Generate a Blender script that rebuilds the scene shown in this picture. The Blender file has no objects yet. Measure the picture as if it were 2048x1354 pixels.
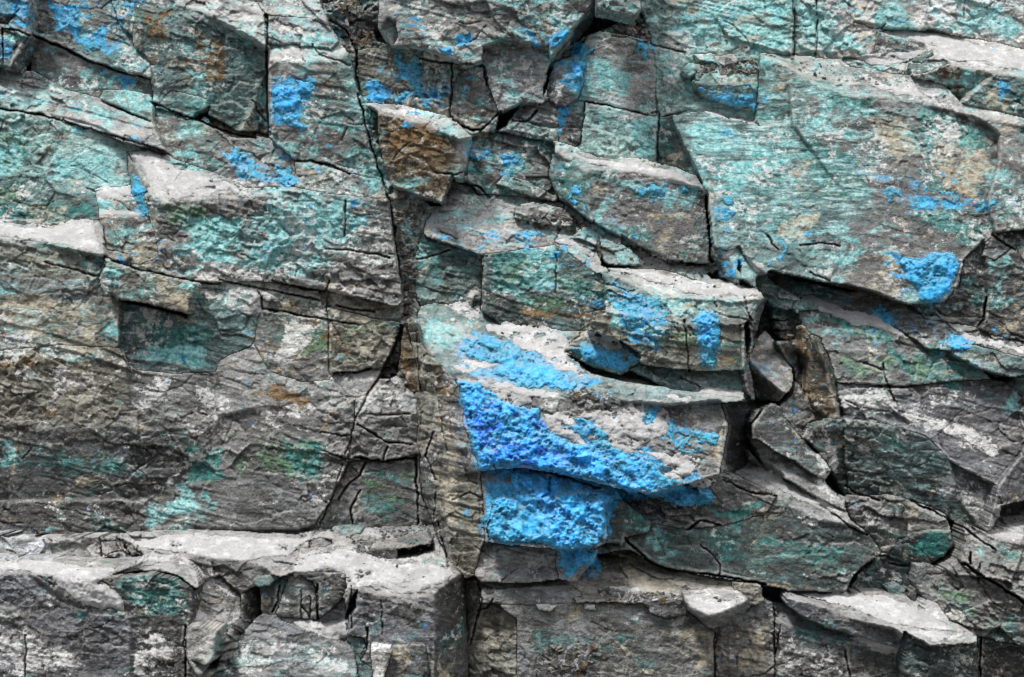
import bpy, math, random
import numpy as np
from mathutils import Vector
# ---------------------------------------------------------------- camera, world, sun
scene = bpy.context.scene
CAM_D = 12.0
cam_data = bpy.data.cameras.new('camera'); cam = bpy.data.objects.new('camera', cam_data)
scene.collection.objects.link(cam); scene.camera = cam
cam.location = (0, -CAM_D, 0); cam.rotation_euler = (math.radians(90), 0, 0)
cam_data.sensor_width = 36; cam_data.lens = 36*CAM_D/8.0
cam_data.clip_start = 0.1; cam_data.clip_end = 400
SUN_EL, SUN_AZ = math.radians(62), math.radians(-42)      # azimuth measured from the viewer's back, towards the left
world = bpy.data.worlds.new('World'); scene.world = world; world.use_nodes = True
wn, wl = world.node_tree.nodes, world.node_tree.links
bg = wn['Background']; sky = wn.new('ShaderNodeTexSky'); sky.sky_type = 'NISHITA'; sky.sun_disc = False
sky.sun_elevation = SUN_EL; sky.sun_rotation = math.pi + SUN_AZ
sky.dust_density = 3.0
hs = wn.new('ShaderNodeHueSaturation'); hs.inputs['Saturation'].default_value = 0.38
wl.new(sky.outputs[0], hs.inputs['Color']); wl.new(hs.outputs[0], bg.inputs['Color'])
bg.inputs['Strength'].default_value = 0.095
sd = bpy.data.lights.new('sun', 'SUN'); sd.energy = 2.1; sd.angle = math.radians(10); sd.color = (1, .985, .96)
sun = bpy.data.objects.new('sun', sd); scene.collection.objects.link(sun)
sv = Vector((math.sin(SUN_AZ)*math.cos(SUN_EL), -math.cos(SUN_AZ)*math.cos(SUN_EL), math.sin(SUN_EL)))   # towards the sun
sun.rotation_euler = sv.to_track_quat('Z', 'Y').to_euler(); sun.location = sv*30
scene.view_settings.view_transform = 'Standard'; scene.view_settings.look = 'None'
scene.view_settings.exposure = 0.9; scene.view_settings.gamma = 1.0
# ---------------------------------------------------------------- tables traced from the rock
PXM = 256.0                      # pixels per metre on the reference plane of the cliff
def P(s): return np.array([[float(a) for a in t.split(',')] for t in s.split()])
OR = dict(F=(0,.12), G=(0,.45), T=(0,1.7), S=(0,1.0), U=(0,-1.0), L=(1.5,.1), R=(-1.5,.1), l=(.6,.15), r=(-.6,.15), f=(0,0))
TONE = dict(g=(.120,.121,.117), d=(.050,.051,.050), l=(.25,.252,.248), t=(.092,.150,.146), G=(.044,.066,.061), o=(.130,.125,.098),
            b=(.095,.066,.034), p=(.098,.099,.106), w=(.42,.415,.40), m=(.21,.32,.30), k=(.026,.027,.026))  # k and some d put shade into the colour: right sides, undersides, cleft
BL = []                          # blocks: dict(name,label,cat,fac,lift,rough,chip,group)
def B(name, label, fac, lift=0.0, rough=1.0, chip=1.0, cat=None, group=None, crack=1.0):
    BL.append(dict(name=name, label=label, cat=cat or name.replace('_', ' '), lift=lift, rough=rough, chip=chip, group=group, crack=crack,
                   fac=[(OR[o] if isinstance(o, str) else o, t, P(p)) for o, t, p in fac]))
MJ = 'jointed blocks of the rock face'; SL = 'slabs split off the rock face'; ST = 'stones lying on the ledges'
# ---- upper left
B('rock_block', 'large pale green face above the left dust ledge, with a long thin curved crack',
  [('F','m',"-300,212 0,217 70,226 190,263 330,301 330,330 262,330 262,375 190,375 0,340 -300,340"),
   ((0,.3),'t',"-300,330 0,335 190,372 262,370 262,400 195,450 90,452 0,447 -300,445")], group=MJ, chip=.6)
B('flat_rock', 'long pale slab sloping down to the right, powder on its top edge, upper left',
  [((0,.8),'l',"-300,132 0,127 35,141 62,142 130,178 200,196 305,243 330,290 332,303 260,286 190,263 120,241 70,227 0,218 -300,213")], lift=.05, group=SL)
B('rock_block', 'blue stained block in the top left corner, with a dark side face',
  [('F','t',"-300,-300 60,-300 60,0 52,60 18,132 0,130 -300,130"),
   ('R','g',"60,-300 70,-300 67,75 35,141 18,132 52,60 60,0")], lift=.28, group=MJ)
B('rock_block', 'blue and brown mottled block at the top, just left of the rust streaked block',
  [('F','g',"67,-300 222,-300 222,0 240,50 268,70 268,95 232,90 160,60 150,103 66,68"),
   ((.1,.5),'t',"160,55 232,90 268,95 300,125 300,153 190,124 150,103")], lift=.12, group=MJ)
B('flat_rock', 'smooth brownish slab under the blue mottled block, a small white crystal on its edge',
  [((0,.25),'g',"66,73 150,107 190,127 300,157 305,200 303,236 250,216 195,194 130,179 62,141")], lift=.0, group=SL, rough=.6, chip=.4)
B('flat_rock', 'thin pale teal lens of rock lying above a long straight black slit, upper left',
  [('G','m',"207,182 250,178 300,190 306,215 303,241 250,222 196,199")], lift=.07, group=SL, rough=.5, chip=.2)
B('flat_rock', 'sloping grey slab with a bright blue diagonal streak, below the rust stained block',
  [((0,.6),'g',"306,205 330,208 378,240 420,250 460,275 512,272 540,282 605,322 592,372 490,378 430,350 350,320 330,300 306,243")], group=SL, chip=.8)
B('rock_block', 'tall rust streaked brown and teal block in the upper left with a shadowed right side',
  [('l','b',"220,-300 284,-300 284,98 268,95 265,70 240,50 222,0"),
   ((-.05,.05),'t',"283,-300 340,-300 350,5 470,60 534,102 534,165 505,215 478,262 455,252 310,205 300,125 284,98"),
   ((-.9,.1),'k',"534,150 536,272 478,275 478,258 505,212"),  # right side: its shade is put into the facet tone
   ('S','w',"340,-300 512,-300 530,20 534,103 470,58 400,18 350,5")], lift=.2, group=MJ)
B('flat_rock', 'dark green flake with a pale blue rim at the foot of the rust streaked block',
  [('F','t',"342,180 415,198 419,212 400,228 378,237 310,213 325,200")], lift=.14, group=SL, rough=.6, chip=.3)
B('flat_rock', 'dark brown sliver under the shadowed side of the rust streaked block',
  [('G','b',"415,228 478,262 512,262 512,276 470,276 430,255")], lift=-.05, group=SL)
# ---- top centre left
B('flat_rock', 'pale grey wedge shaped slab at the top edge just right of the rust streaked block',
  [('S','l',"480,-300 615,-300 640,20 650,40 620,38 531,29 512,0")], lift=.02, group=SL)
B('flat_rock', 'flat grey slab with a teal end, above the block with the blue branching patch',
  [('G','l',"532,31 620,37 655,58 662,97 600,92 600,72 575,85 560,88 535,82")], lift=.1, group=SL, chip=.7)
B('rock_block', 'tall grey block with a blue branching patch and a mint ribbon down its right side',
  [('S','w',"536,88 600,92 650,95 690,108 682,128 620,128 537,118"),
   ((-.05,.1),'g',"537,118 620,126 680,126 680,150 702,200 737,272 762,332 752,358 700,347 620,322 590,320 541,278 536,200"),
   ('r','m',"683,108 695,108 722,185 752,292 748,305 736,275 703,205 675,150 678,125")], lift=.1, group=MJ)
B('rock_block', 'low grey ledge block under a dark crack, left of the ochre block',
  [('G','g',"592,320 620,322 700,347 752,358 778,392 740,398 650,388 590,372")], group=MJ)
B('rock_block', 'crumbling dark rubble filled joint at the top edge, left of the blue speckled blocks',
  [('F','d',"612,-300 772,-300 776,0 756,70 758,100 720,130 722,190 700,120 690,60 662,45 640,0")], lift=-.1, rough=3.2, chip=1.6, group=MJ)
B('rock_block', 'broad mottled block along the top edge with a blue frill at its lower right corner',
  [('F','l',"776,-300 1000,-300 1000,-10 1000,80 970,90 945,130 905,116 830,92 795,88 755,72"),
   ((-.08,.15),'g',"1000,-300 1192,-300 1192,0 1145,72 1100,125 1098,92 1000,82 1000,-10"),
   ((-1.2,-1.0),'G',"1192,-300 1202,-300 1202,5 1180,52 1110,122 1094,158 1092,140 1140,75 1188,10")], lift=.2, group=MJ)
B('flat_rock', 'small white and purple triangular chip beside the rubble joint near the top',
  [((-.4,.2),'w',"757,68 775,35 790,45 797,70 790,86 775,78")], lift=.1, group=SL)
B('rock_block', 'blue crusted ledgy block with tan rock steps, left of the plain brown panel',
  [('F','o',"716,100 760,95 830,90 905,115 925,140 905,170 902,232 880,226 790,207 735,203 722,190 718,150")], rough=1.9, chip=1.3, group=MJ)
B('rock_block', 'plain brownish panel with a slanted left edge, right of the blue crusted ledgy block',
  [('F','d',"925,140 945,130 968,132 978,170 990,205 1000,242 985,263 940,262 903,230 908,165")], lift=.04, rough=.6, chip=.3, group=MJ)
B('rock_block', 'speckled pale grey block narrowing downwards, left of the stone in the blue hollow',
  [('F','l',"966,92 1000,80 1098,92 1098,130 1086,165 1085,205 1040,207 1010,262 992,205 978,170")], lift=.1, chip=.4, group=MJ)
B('rock_block', 'ochre and rust faced block with a pale powdered top, upper centre',
  [('S','w',"733,206 800,210 890,232 925,262 935,275 914,284 850,246 755,223"),
   ((0,.0),'b',"755,222 850,245 913,282 922,300 918,335 900,382 880,404 782,371 770,340 757,280"),
   ('R','l',"912,282 936,288 928,340 882,406 878,402 900,380 918,335")], lift=.28, chip=.5, group=MJ)
B('rock_block', 'blue flecked dark block just right of the ochre block',
  [('F','d',"945,300 960,266 1000,262 1112,290 1106,330 1096,352 1112,402 1030,392 960,388 926,348")], chip=1.2, group=MJ)
B('rock_block', 'cracked grey block under the speckled block, bounded on the right by a bright blue seam',
  [('F','g',"985,263 1010,258 1042,205 1085,208 1118,214 1112,277 1060,272 1005,263")], lift=.06, group=MJ)
B('rock_block', 'narrow grey block between the blue seam and the pale green square face',
  [('F','g',"1124,216 1150,212 1170,206 1168,250 1162,290 1118,276 1118,262")], lift=.02, group=MJ)
B('loose_stone', 'round edged purplish grey stone wedged in a blue lined hollow near the top centre',
  [((.1,.9),'p',"1110,126 1135,124 1152,136 1164,160 1130,150 1112,135"),
   ((.9,.1),'p',"1110,126 1130,150 1116,200 1106,196 1097,165"),
   ((-.3,-.1),'p',"1130,150 1164,160 1158,176 1126,207 1114,202")], lift=.16, chip=.15, rough=.6, cat='stone')
B('rock_block', 'dark overhanging rock hanging over a black hollow at the top edge, centre right',
  [('F','g',"1196,-300 1284,-300 1279,15 1270,33 1245,27 1194,16")], lift=.6, chip=.6, group=MJ)
B('rock_block', 'crumbly little ledge of broken chips under the dark overhanging rock',
  [('G','g',"1200,58 1262,38 1290,20 1300,70 1306,84 1270,80 1225,68")], lift=-.05, rough=2.5, group=MJ)
B('rock_block', 'speckled grey and ochre square face right of the small round stone',
  [((0,.05),'l',"1182,80 1210,62 1290,80 1308,110 1312,220 1310,232 1220,211 1172,201 1165,190 1172,140")], lift=.05, chip=.3, group=MJ)
B('rock_block', 'pale green square face with a mint patch in its lower right corner',
  [('F','m',"1172,203 1220,213 1310,234 1318,240 1312,332 1260,325 1200,318 1160,290 1168,240")], lift=.05, chip=.3, group=MJ)
B('rock_block', 'wide pale mint and cream wall at the top, right of the speckled square face',
  [('F','m',"1283,-300 1588,-300 1588,112 1525,112 1520,130 1515,215 1520,252 1450,236 1400,223 1350,228 1315,231 1310,110 1300,75 1285,20")], group=MJ, chip=.8, rough=1.3)
B('rock_block', 'bulging mint block with a blue lower band, left of the huge teal slab',
  [('G','m',"1385,140 1430,118 1480,125 1518,135 1514,180 1450,172 1395,160"),
   ((0,-.3),'t',"1385,160 1450,172 1514,180 1512,224 1460,210 1400,190")], lift=.12, rough=1.4, group=MJ)
# ---- top right
B('rock_block', 'cream and turquoise weathered wall filling the top right corner',
  [('F','w',"1588,-300 2350,-300 2350,130 2048,105 1900,68 1760,58 1745,105 1620,115 1588,113")], rough=1.6, chip=.9, group=MJ)
B('rock_block', 'dark block with a brown hollow front under the long powdered ledge at the right edge',
  [('F','p',"1755,62 1850,90 1842,108 1805,104 1745,107"),
   ('T','w',"1760,56 1870,60 2048,98 2350,155 2350,180 2048,152 1960,137 1890,122 1850,118 1860,95"),
   ((.2,-.5),'b',"1825,148 1870,122 1960,140 2005,150 1990,165 1935,192 1915,205 1888,170 1860,165"),
   ((0,.1),'t',"1990,150 2048,152 2350,190 2350,290 2048,240 1920,207 1935,192")], lift=.1, chip=.5, group=MJ)
B('flat_rock', 'teal flagstones stacked on the high ledge of the big slab, seen edge on',
  [('S','m',"1690,118 1745,118 1800,132 1822,148 1790,156 1740,142 1700,132")], lift=.04, group=SL, rough=1.5)
B('flat_rock', 'teal grey tilted slab propped against the dark hollow on the high ledge',
  [('S','t',"1822,142 1860,122 1890,118 1900,126 1870,140 1828,150")], lift=.1, group=SL, rough=.4, chip=.2)
B('loose_stone', 'small green stone standing on edge between pieces of powder, high on the right',
  [('l','t',"1836,118 1864,100 1868,110 1845,124")], lift=.12, group=ST, rough=.4, chip=.1, cat='stone')
B('rock_block', 'huge smooth teal slab face in the upper right, blotched with grey, green and blue',
  [((.35,.1),'t',"1522,106 1578,120 1582,245 1545,252 1520,250 1512,240"),
   ((-.02,.42),'t',"1345,232 1400,222 1450,236 1520,252 1582,243 1660,350 1725,425 1700,500 1655,562 1572,546 1500,512 1458,495 1415,380"),
   ((-.03,.34),'g',"1577,128 1640,168 1700,190 1800,196 1870,216 1960,240 2000,270 1995,330 1975,400 1990,462 1930,512 1915,570 1890,602 1860,618 1825,606 1720,572 1655,562 1700,500 1725,425 1660,350 1582,243"),
   ((-.10,.34),'g',"1960,240 2048,256 2350,300 2350,450 2048,458 1990,462 1975,400 1995,330 2000,270"),
   ('S','l',"1524,106 1620,112 1700,133 1810,150 1890,168 1920,205 2048,236 2350,290 2350,305 2048,256 1960,240 1870,216 1800,196 1700,190 1640,168 1577,128")], lift=.22, chip=.18, rough=.7, group=MJ)
B('rock_block', 'green grey narrow side face between the blue flecked centre block and the huge teal slab',
  [((.7,.1),'G',"1318,240 1345,232 1366,290 1392,335 1415,380 1440,440 1458,497 1427,526 1420,385 1395,348 1330,322 1314,330")], chip=.3, group=MJ)
B('rock_block', 'dark striated block at the right edge below the end of the huge teal slab',
  [('F','d',"1972,480 2048,456 2350,440 2350,700 2048,684 1990,667 1968,650 1975,585")], lift=.05, chip=.6, group=MJ)
B('rock_block', 'dark brown grey block directly right of the sky blue patch on the huge slab',
  [('F','d',"1928,520 1970,478 1976,585 1966,650 1955,642 1850,634 1825,608 1892,603 1917,570")], lift=.02, chip=.6, group=MJ)
B('rock_block', 'small jointed dark blocks filling the corner over the dark striated block at right',
  [('G','d',"1990,462 2350,450 2350,530 2048,520 2030,490 1990,520 1965,510")], lift=.1, chip=1.2, group=MJ)
# ---- right middle
B('flat_rock', 'long brown grey slab running down right beneath the huge teal slab, speckled with blue',
  [((0,.9),'g',"1545,545 1572,548 1655,564 1720,574 1820,612 1860,645 1960,668 2048,688 2350,720 2350,780 2048,716 1930,688 1860,690 1800,650 1690,622 1600,592 1555,570")], group=SL, chip=.7)
B('rock_block', 'green veined block under the narrow powder strip, right of centre',
  [('G','g',"1592,612 1640,616 1700,642 1800,665 1850,702 1900,715 1955,735 1990,760 1905,782 1800,772 1680,767 1655,705 1612,650")], group=MJ, rough=1.2)
B('rock_block', 'dark teal ledge block at the right edge just above a black slit',
  [('G','t',"1900,690 1940,688 2048,716 2350,770 2350,810 2048,757 1990,752 1955,732")], lift=.1, group=MJ)
B('rock_block', 'broad purple grey block at right with pale worn edges, below the green veined block',
  [((-.05,.4),'p',"1665,766 1800,772 1985,757 2048,765 2350,790 2350,910 2048,905 1995,972 1905,925 1850,872 1780,850 1690,836"),
   ((-.55,0.05),'p',"2048,900 2350,900 2350,1010 2048,1000 2000,1035 1972,1062 1995,972")], rough=1.3, group=MJ)
B('rock_block', 'mottled green and grey hollowed face under the broad purple grey block, cracked at lower right',
  [((0,-.2),'G',"1690,836 1780,850 1850,872 1905,925 1915,1000 1972,1062 1920,1040 1850,1010 1790,990 1700,985 1690,960 1652,875"),
   ((0,.2),'g',"1905,925 1995,972 1972,1062 1962,1060 1915,1000")], lift=-.03, rough=1.3, group=MJ)
# ---- centre
B('rock_block', 'fine grained grey rectangular block with blue tufts along its powdered top edge, centre right',
  [((.8,.2),'t',"1104,308 1150,330 1186,350 1186,442 1130,402 1098,345"),
   ('S','l',"1110,288 1200,316 1280,318 1385,350 1410,383 1290,347 1186,337 1110,312"),
   ((0,.08),'g',"1170,345 1186,334 1290,345 1408,381 1420,527 1335,518 1245,475 1195,452 1183,425")], lift=.2, chip=.25, rough=.7, group=MJ)
B('rock_block', 'blue dusted broken ledges left of centre, below the blue flecked dark block',
  [((0,1.0),'l',"905,350 960,388 1030,392 1112,402 1130,403 1186,443 1245,475 1215,545 1180,540 1110,492 965,512 852,475 850,440 882,406")], rough=2.2, chip=1.5, group=MJ)
B('flat_rock', 'thin grey flake leaning down right under the blue flecked dark block',
  [((0,.7),'g',"1005,350 1050,360 1110,392 1112,402 1080,398 1030,380 990,370")], lift=.1, group=SL, rough=.5)
B('loose_stone', 'rubble lump capped by powder on the blue dusted ledges',
  [('G','g',"1030,412 1070,405 1130,420 1150,440 1120,450 1090,448 1050,440 1028,435")], lift=.14, rough=2, group=ST, cat='stone')
B('loose_stone', 'pale angular stone beside a dark hollow at the right of the powder capped rubble lump',
  [('S','l',"1096,440 1108,432 1140,438 1150,448 1128,452 1104,452")], lift=.12, group=ST, cat='stone')
B('rock_block', 'teal stained stepped face with blue flecks, right of the crumbling vertical joint',
  [('F','t',"832,470 870,478 965,510 965,560 962,625 935,608 880,606 850,600 830,600 828,540")], rough=1.5, group=MJ)
B('rock_block', 'dark green face turning brown at its base, behind the vivid blue block',
  [('F','G',"965,510 1110,490 1185,540 1215,562 1212,622 1195,625 1180,645 1130,662 1000,648 962,625")], lift=.16, chip=.5, group=MJ)
B('flat_rock', 'plate with a dark broken end leaning under the rectangular grey block',
  [('S','t',"1197,468 1240,490 1285,520 1290,532 1260,530 1215,527 1205,500"),
   ((.9,-.4),'k',"1195,480 1204,500 1212,526 1205,530 1198,510")], lift=.12, group=SL, rough=.5)
B('flat_rock', 'dusty sloping shelf between the rectangular grey block and the powdered central block',
  [('S','l',"1245,475 1335,518 1420,528 1480,530 1500,560 1450,562 1400,560 1290,538 1215,535 1285,530")], group=SL)
B('flat_rock', 'small dark fin of rock at the foot of the rectangular grey block',
  [('l','p',"1240,466 1262,480 1280,492 1255,490 1244,482")], lift=.1, group=SL, chip=.1)
B('rock_block', 'central block with thick powder on top, blue crusted front and black right side',
  [('T','w',"1215,536 1330,540 1420,572 1500,566 1532,600 1480,607 1420,602 1330,598 1260,560"),
   ((0,.75),'t',"1208,545 1260,560 1330,598 1420,602 1480,607 1532,600 1486,645 1400,655 1320,640 1212,622"),
   ((0,-.05),'o',"1190,622 1212,620 1320,640 1400,655 1486,645 1484,742 1400,745 1290,732 1280,705 1245,680 1200,665 1180,645"),
   ('R','k',"1532,598 1540,640 1510,740 1494,792 1482,742 1486,645")], lift=.3, rough=1.3, group=MJ)  # near-black tone paints the shade of the right face
B('rock_block', 'grey green broken foot of the central block with a diagonal split',
  [('G','t',"1285,730 1400,742 1486,740 1494,790 1410,785 1340,778 1262,740")], lift=.05, group=MJ)
B('flat_rock', 'teal wedge slab standing upright between two patches of powder, right of centre',
  [((-.2,.5),'m',"1456,512 1478,490 1492,518 1512,566 1508,572 1484,556 1460,530"),
   ((.8,.2),'k',"1446,518 1458,514 1484,556 1478,566 1450,552")], lift=.25, group=SL, rough=.4, chip=.1)
B('flat_rock', 'tilted teal slab with a rounded lower edge right of the black sided central block',
  [('G','t',"1510,560 1560,575 1600,600 1640,618 1600,622 1585,630 1560,610 1530,595")], lift=.1, group=SL, rough=.6)
B('rock_block', 'dark back wall of the deep cleft right of the central block',
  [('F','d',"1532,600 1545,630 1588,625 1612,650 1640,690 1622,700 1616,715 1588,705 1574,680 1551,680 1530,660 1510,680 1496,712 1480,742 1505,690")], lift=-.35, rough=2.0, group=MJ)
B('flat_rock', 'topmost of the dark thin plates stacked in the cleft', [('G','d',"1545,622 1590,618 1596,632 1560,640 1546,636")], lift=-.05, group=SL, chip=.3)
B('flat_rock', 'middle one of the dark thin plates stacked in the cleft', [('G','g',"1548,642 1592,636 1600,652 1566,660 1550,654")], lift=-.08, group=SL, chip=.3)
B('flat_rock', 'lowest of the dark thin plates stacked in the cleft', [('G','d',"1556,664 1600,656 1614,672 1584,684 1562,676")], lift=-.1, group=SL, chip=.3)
B('flat_rock', 'smooth light grey slab leaning in the cleft right of the central block',
  [((-.5,.9),'l',"1498,712 1518,672 1530,662 1551,690 1569,718 1586,735 1585,765 1572,788 1551,780 1536,760"),
   ((.9,-.8),'k',"1498,712 1536,760 1569,790 1560,801 1536,796 1505,757 1496,730")], lift=-.02, group=SL, rough=.3, chip=.06)  # second facet: underside shade painted as a near-black tone
B('flat_rock', 'narrow dark slab just right of the smooth light grey slab in the cleft',
  [('R','d',"1556,684 1578,682 1588,705 1616,715 1617,765 1622,808 1612,802 1594,768 1590,735 1571,714")], lift=-.12, group=SL, chip=.25)
B('rock_block', 'brown block with an orange lichen line down its right edge, beside the cleft',
  [((.7,.0),'b',"1600,655 1621,668 1631,700 1650,733 1668,790 1682,838 1626,812 1619,795 1618,715 1604,690"),
   ('R','G',"1621,668 1640,676 1656,720 1690,830 1684,838 1668,790 1650,733 1631,700")], lift=.14, chip=.35, rough=.8, group=MJ)
B('rock_block', 'dark purple grey hollow face right of the blue flecked front, below the powder tongue',
  [((-1.0,.0),'d',"1440,808 1494,803 1500,845 1498,885 1490,935 1440,950 1452,870"),
   ((.3,-.3),'k',"1494,803 1545,806 1530,815 1500,842")], lift=-.12, chip=.3, rough=.6, group=MJ)
B('flat_rock', 'dark brown grey slab with a broken square tip, sliding down right of the cleft',
  [((-.25,.45),'d',"1501,845 1512,822 1536,815 1562,830 1575,848 1602,877 1637,908 1662,934 1645,955 1622,946 1586,920 1536,892 1510,874 1501,861"),
   ((-.2,-1.0),'k',"1645,955 1662,934 1666,940 1648,962")], lift=.26, group=SL, chip=.07, rough=.35)
B('flat_rock', 'plain light grey strip slab lying beneath the slab with the broken square tip',
  [((-.1,.6),'l',"1502,888 1512,879 1536,894 1586,922 1622,948 1646,960 1662,981 1690,1002 1688,1018 1650,1008 1612,998 1574,964 1561,944 1536,922 1505,899"),
   ((.6,-1.0),'k',"1502,888 1505,899 1536,922 1561,944 1574,964 1612,998 1600,999 1560,966 1530,938 1500,908")], lift=.2, group=SL, chip=.06, rough=.3)  # lower edge of the same light slab, shade put into its tone
B('rock_block', 'upper piece of the dark jointed column left of the broad purple grey block',
  [((-.3,.2),'g',"1578,780 1590,766 1598,768 1620,805 1652,842 1620,842 1602,873 1586,855 1569,832 1576,800")], lift=.04, chip=.3, group=MJ)
B('rock_block', 'dark lower piece of the jointed column, cut by a short black gap',
  [((-.5,-.1),'G',"1612,880 1629,848 1667,843 1690,838 1688,900 1700,985 1690,990 1662,940 1636,905")], lift=.02, chip=.4, group=MJ)
# ---- bright blue block
B('rock_block', 'large block coated with vivid blue crust and white powder in the centre of the picture',
  [((.1,1.3),'t',"832,640 870,607 960,622 1000,648 1130,662 1180,680 1262,740 1345,780 1490,800 1400,802 1340,815 1200,800 1090,790 960,765 911,757 842,690"),
   ((0,.42),'g',"911,757 960,765 1090,790 1200,800 1340,812 1440,806 1456,850 1440,948 1300,988 1230,974 1130,947 1030,932 962,942 940,880"),
    ],
  lift=.38, chip=.5, rough=1.0, group=MJ)
B('rock_block', 'tall crumbly tan side wall running down left of the vivid blue block',
  [((1.6,.0),'o',"808,640 832,640 842,690 880,735 870,830 850,900 836,880 834,800 822,740"),
   ((.9,.3),'g',"880,735 911,757 930,820 915,850 870,830"),
   ((1.2,-.1),'g',"850,900 870,830 915,850 942,880 962,942 900,960 872,1062 846,960"),
   ((.5,.1),'o',"900,960 962,942 972,1062 960,1100 935,1160 902,1132 890,1060"),
   ((2.0,.0),'g',"872,1062 900,960 890,1060 902,1132")], lift=.32, chip=1.7, rough=1.9, group=MJ)
B('flat_rock', 'blue crusted shelf slab overhanging a black slit on top of the vivid blue block',
  [('S','t',"1135,690 1160,672 1200,668 1245,682 1282,708 1270,722 1230,705 1180,700"),
   ((.1,-.2),'t',"1128,702 1180,700 1230,705 1272,722 1240,750 1190,735 1150,715")], lift=.2, group=SL, rough=1.2, chip=.3)
B('flat_rock', 'rust red splinter standing in the joint left of the vivid blue block',
  [((.8,0),'b',"800,660 815,650 840,760 842,790 812,772 805,720")], lift=.12, group=SL)
B('rock_block', 'lower blue crusted block, torn edged, below the crack of the vivid blue block',
  [((0,.5),'g',"962,943 1030,934 1130,949 1232,976 1246,1000 1216,1070 1150,1102 1060,1092 972,1084")], lift=.36, chip=.4, rough=1.5, group=MJ)
B('rock_block', 'dark brown face with a curved lower edge, right of the lower blue crusted block',
  [((0,.3),'d',"1232,976 1300,989 1440,949 1470,955 1556,990 1530,1030 1440,1052 1370,1058 1300,1040 1246,1003")], lift=.12, chip=.8, group=MJ)
B('rock_block', 'long dark green wedge block with an orange stained bottom edge, lower right of centre',
  [('S','l',"1470,945 1505,932 1580,960 1640,1000 1700,1030 1735,1068 1700,1050 1640,1045 1556,990"),
   ((0,.25),'G',"1200,1105 1246,1080 1302,1050 1370,1058 1440,1052 1530,1030 1556,990 1640,1045 1700,1050 1735,1068 1766,1100 1706,1150 1702,1186 1600,1175 1530,1168 1400,1148 1320,1130 1262,1090 1240,1100")],
  lift=.16, chip=.35, rough=.7, group=MJ)
B('flat_rock', 'dark green notched flake at the lower right corner of the vivid blue crust',
  [((-.2,.1),'G',"1208,1012 1222,1000 1240,998 1303,1046 1300,1062 1256,1074 1244,1094 1216,1072")], lift=.26, group=SL, chip=.1, rough=.3)
B('rock_block', 'worn grey face with a small blue tongue, under the lower blue crusted block',
  [('G','l',"972,1085 1060,1093 1115,1100 1118,1150 1060,1165 990,1175 955,1162 960,1100")], lift=.18, group=MJ)
B('loose_stone', 'rounded lump half covered in blue crust at the foot of the blue crusted wall',
  [((.1,.2),'l',"1116,1100 1160,1096 1192,1110 1197,1135 1180,1155 1150,1162 1118,1150 1112,1125")], lift=.26, rough=1.2, chip=.3, cat='stone')
# ---- centre left walls
B('rock_block', 'crumbling vertical joint packed with small rock chips, left of centre',
  [('F','g',"738,212 755,222 758,285 772,345 785,372 880,405 850,440 838,480 826,540 832,600 832,640 808,645 800,700 775,752 764,752 788,690 800,640 806,600 800,560 790,500 785,460 778,400 760,345 748,300")],
  lift=-.05, rough=3.2, chip=1.9, group=MJ)
B('rock_block', 'block with a broad powdered top, a grass green stain and mint streaks',
  [((1.2,.2),'o',"256,312 275,340 300,390 316,430 314,485 300,470 272,402 256,345"),
   ('S','l',"256,304 300,298 345,318 430,346 490,376 592,373 590,378 482,398 430,396 390,404 318,414 300,390 275,340"),
   ((0,.08),'g',"314,414 390,403 430,396 482,398 590,376 650,386 740,396 778,400 786,470 792,510 802,562 804,602 792,612 655,582 540,560 430,562 392,565 280,540 312,520 318,440")], lift=.16, rough=1.3, group=MJ)
B('rock_block', 'stepped little block with two powdered treads, left of the grass green stain',
  [('S','w',"190,378 262,370 272,398 195,404"),
   ('F','o',"195,402 272,398 286,424 200,424"),
   ('T','w',"198,420 288,422 296,434 198,436"),
   ((0,.3),'g',"198,432 298,432 314,482 205,480"),
   ('G','o',"205,478 314,482 316,515 262,524 205,506")], lift=.1, group=MJ, chip=.4)
B('flat_rock', 'thin square ended slab over a black gap, below the stepped little block',
  [((0,.3),'o',"202,500 235,502 262,512 252,521 203,512")], lift=.16, group=SL, rough=.4, chip=.1)
B('rock_block', 'olive brown banded block under the left dust ledge',
  [('T','l',"-300,445 0,445 90,452 195,440 208,455 210,516 110,494 60,488 0,474 -300,460"),
   ((0,.12),'o',"-300,462 0,474 110,494 210,516 198,556 205,590 250,615 380,645 300,660 240,690 120,690 0,702 -300,702")], lift=.06, chip=.7, group=MJ)
B('flat_rock', 'overhanging plate with a ragged lower edge that casts a shadow, left of centre',
  [((0,.05),'o',"212,517 280,541 391,566 388,585 378,600 376,629 292,606 238,598 234,584 205,576 198,556")], lift=.32, group=SL, chip=.5)
B('rock_block', 'teal stained hollow below the overhanging plate',
  [('F','t',"238,600 292,608 376,630 392,567 430,563 540,562 520,620 508,665 505,692 440,720 420,745 350,748 255,738 238,700")], lift=-.02, group=MJ, rough=1.2)
B('rock_block', 'tan streaked panel above the small thin crack, below the mint streaked block',
  [('F','o',"528,562 655,582 655,640 590,625 524,615")], lift=.02, group=MJ, chip=.6)
B('rock_block', 'yellow stained panel with a dark red seam on top, beside the crumbling joint',
  [('F','o',"655,582 792,612 806,605 800,642 770,640 700,624 655,612")], lift=.06, group=MJ, chip=.6)
B('rock_block', 'greyish panel with a white vertical line on its right, middle left',
  [('F','g',"524,617 590,627 655,642 657,755 610,765 540,745 508,690 512,650")], lift=.0, group=MJ, chip=.5)
B('rock_block', 'green and tan panel with a square lower edge, left of the rust red splinter',
  [('F','o',"655,615 700,626 770,642 800,645 788,690 772,730 740,740 680,748 657,740")], lift=.08, group=MJ, chip=.5)
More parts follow.
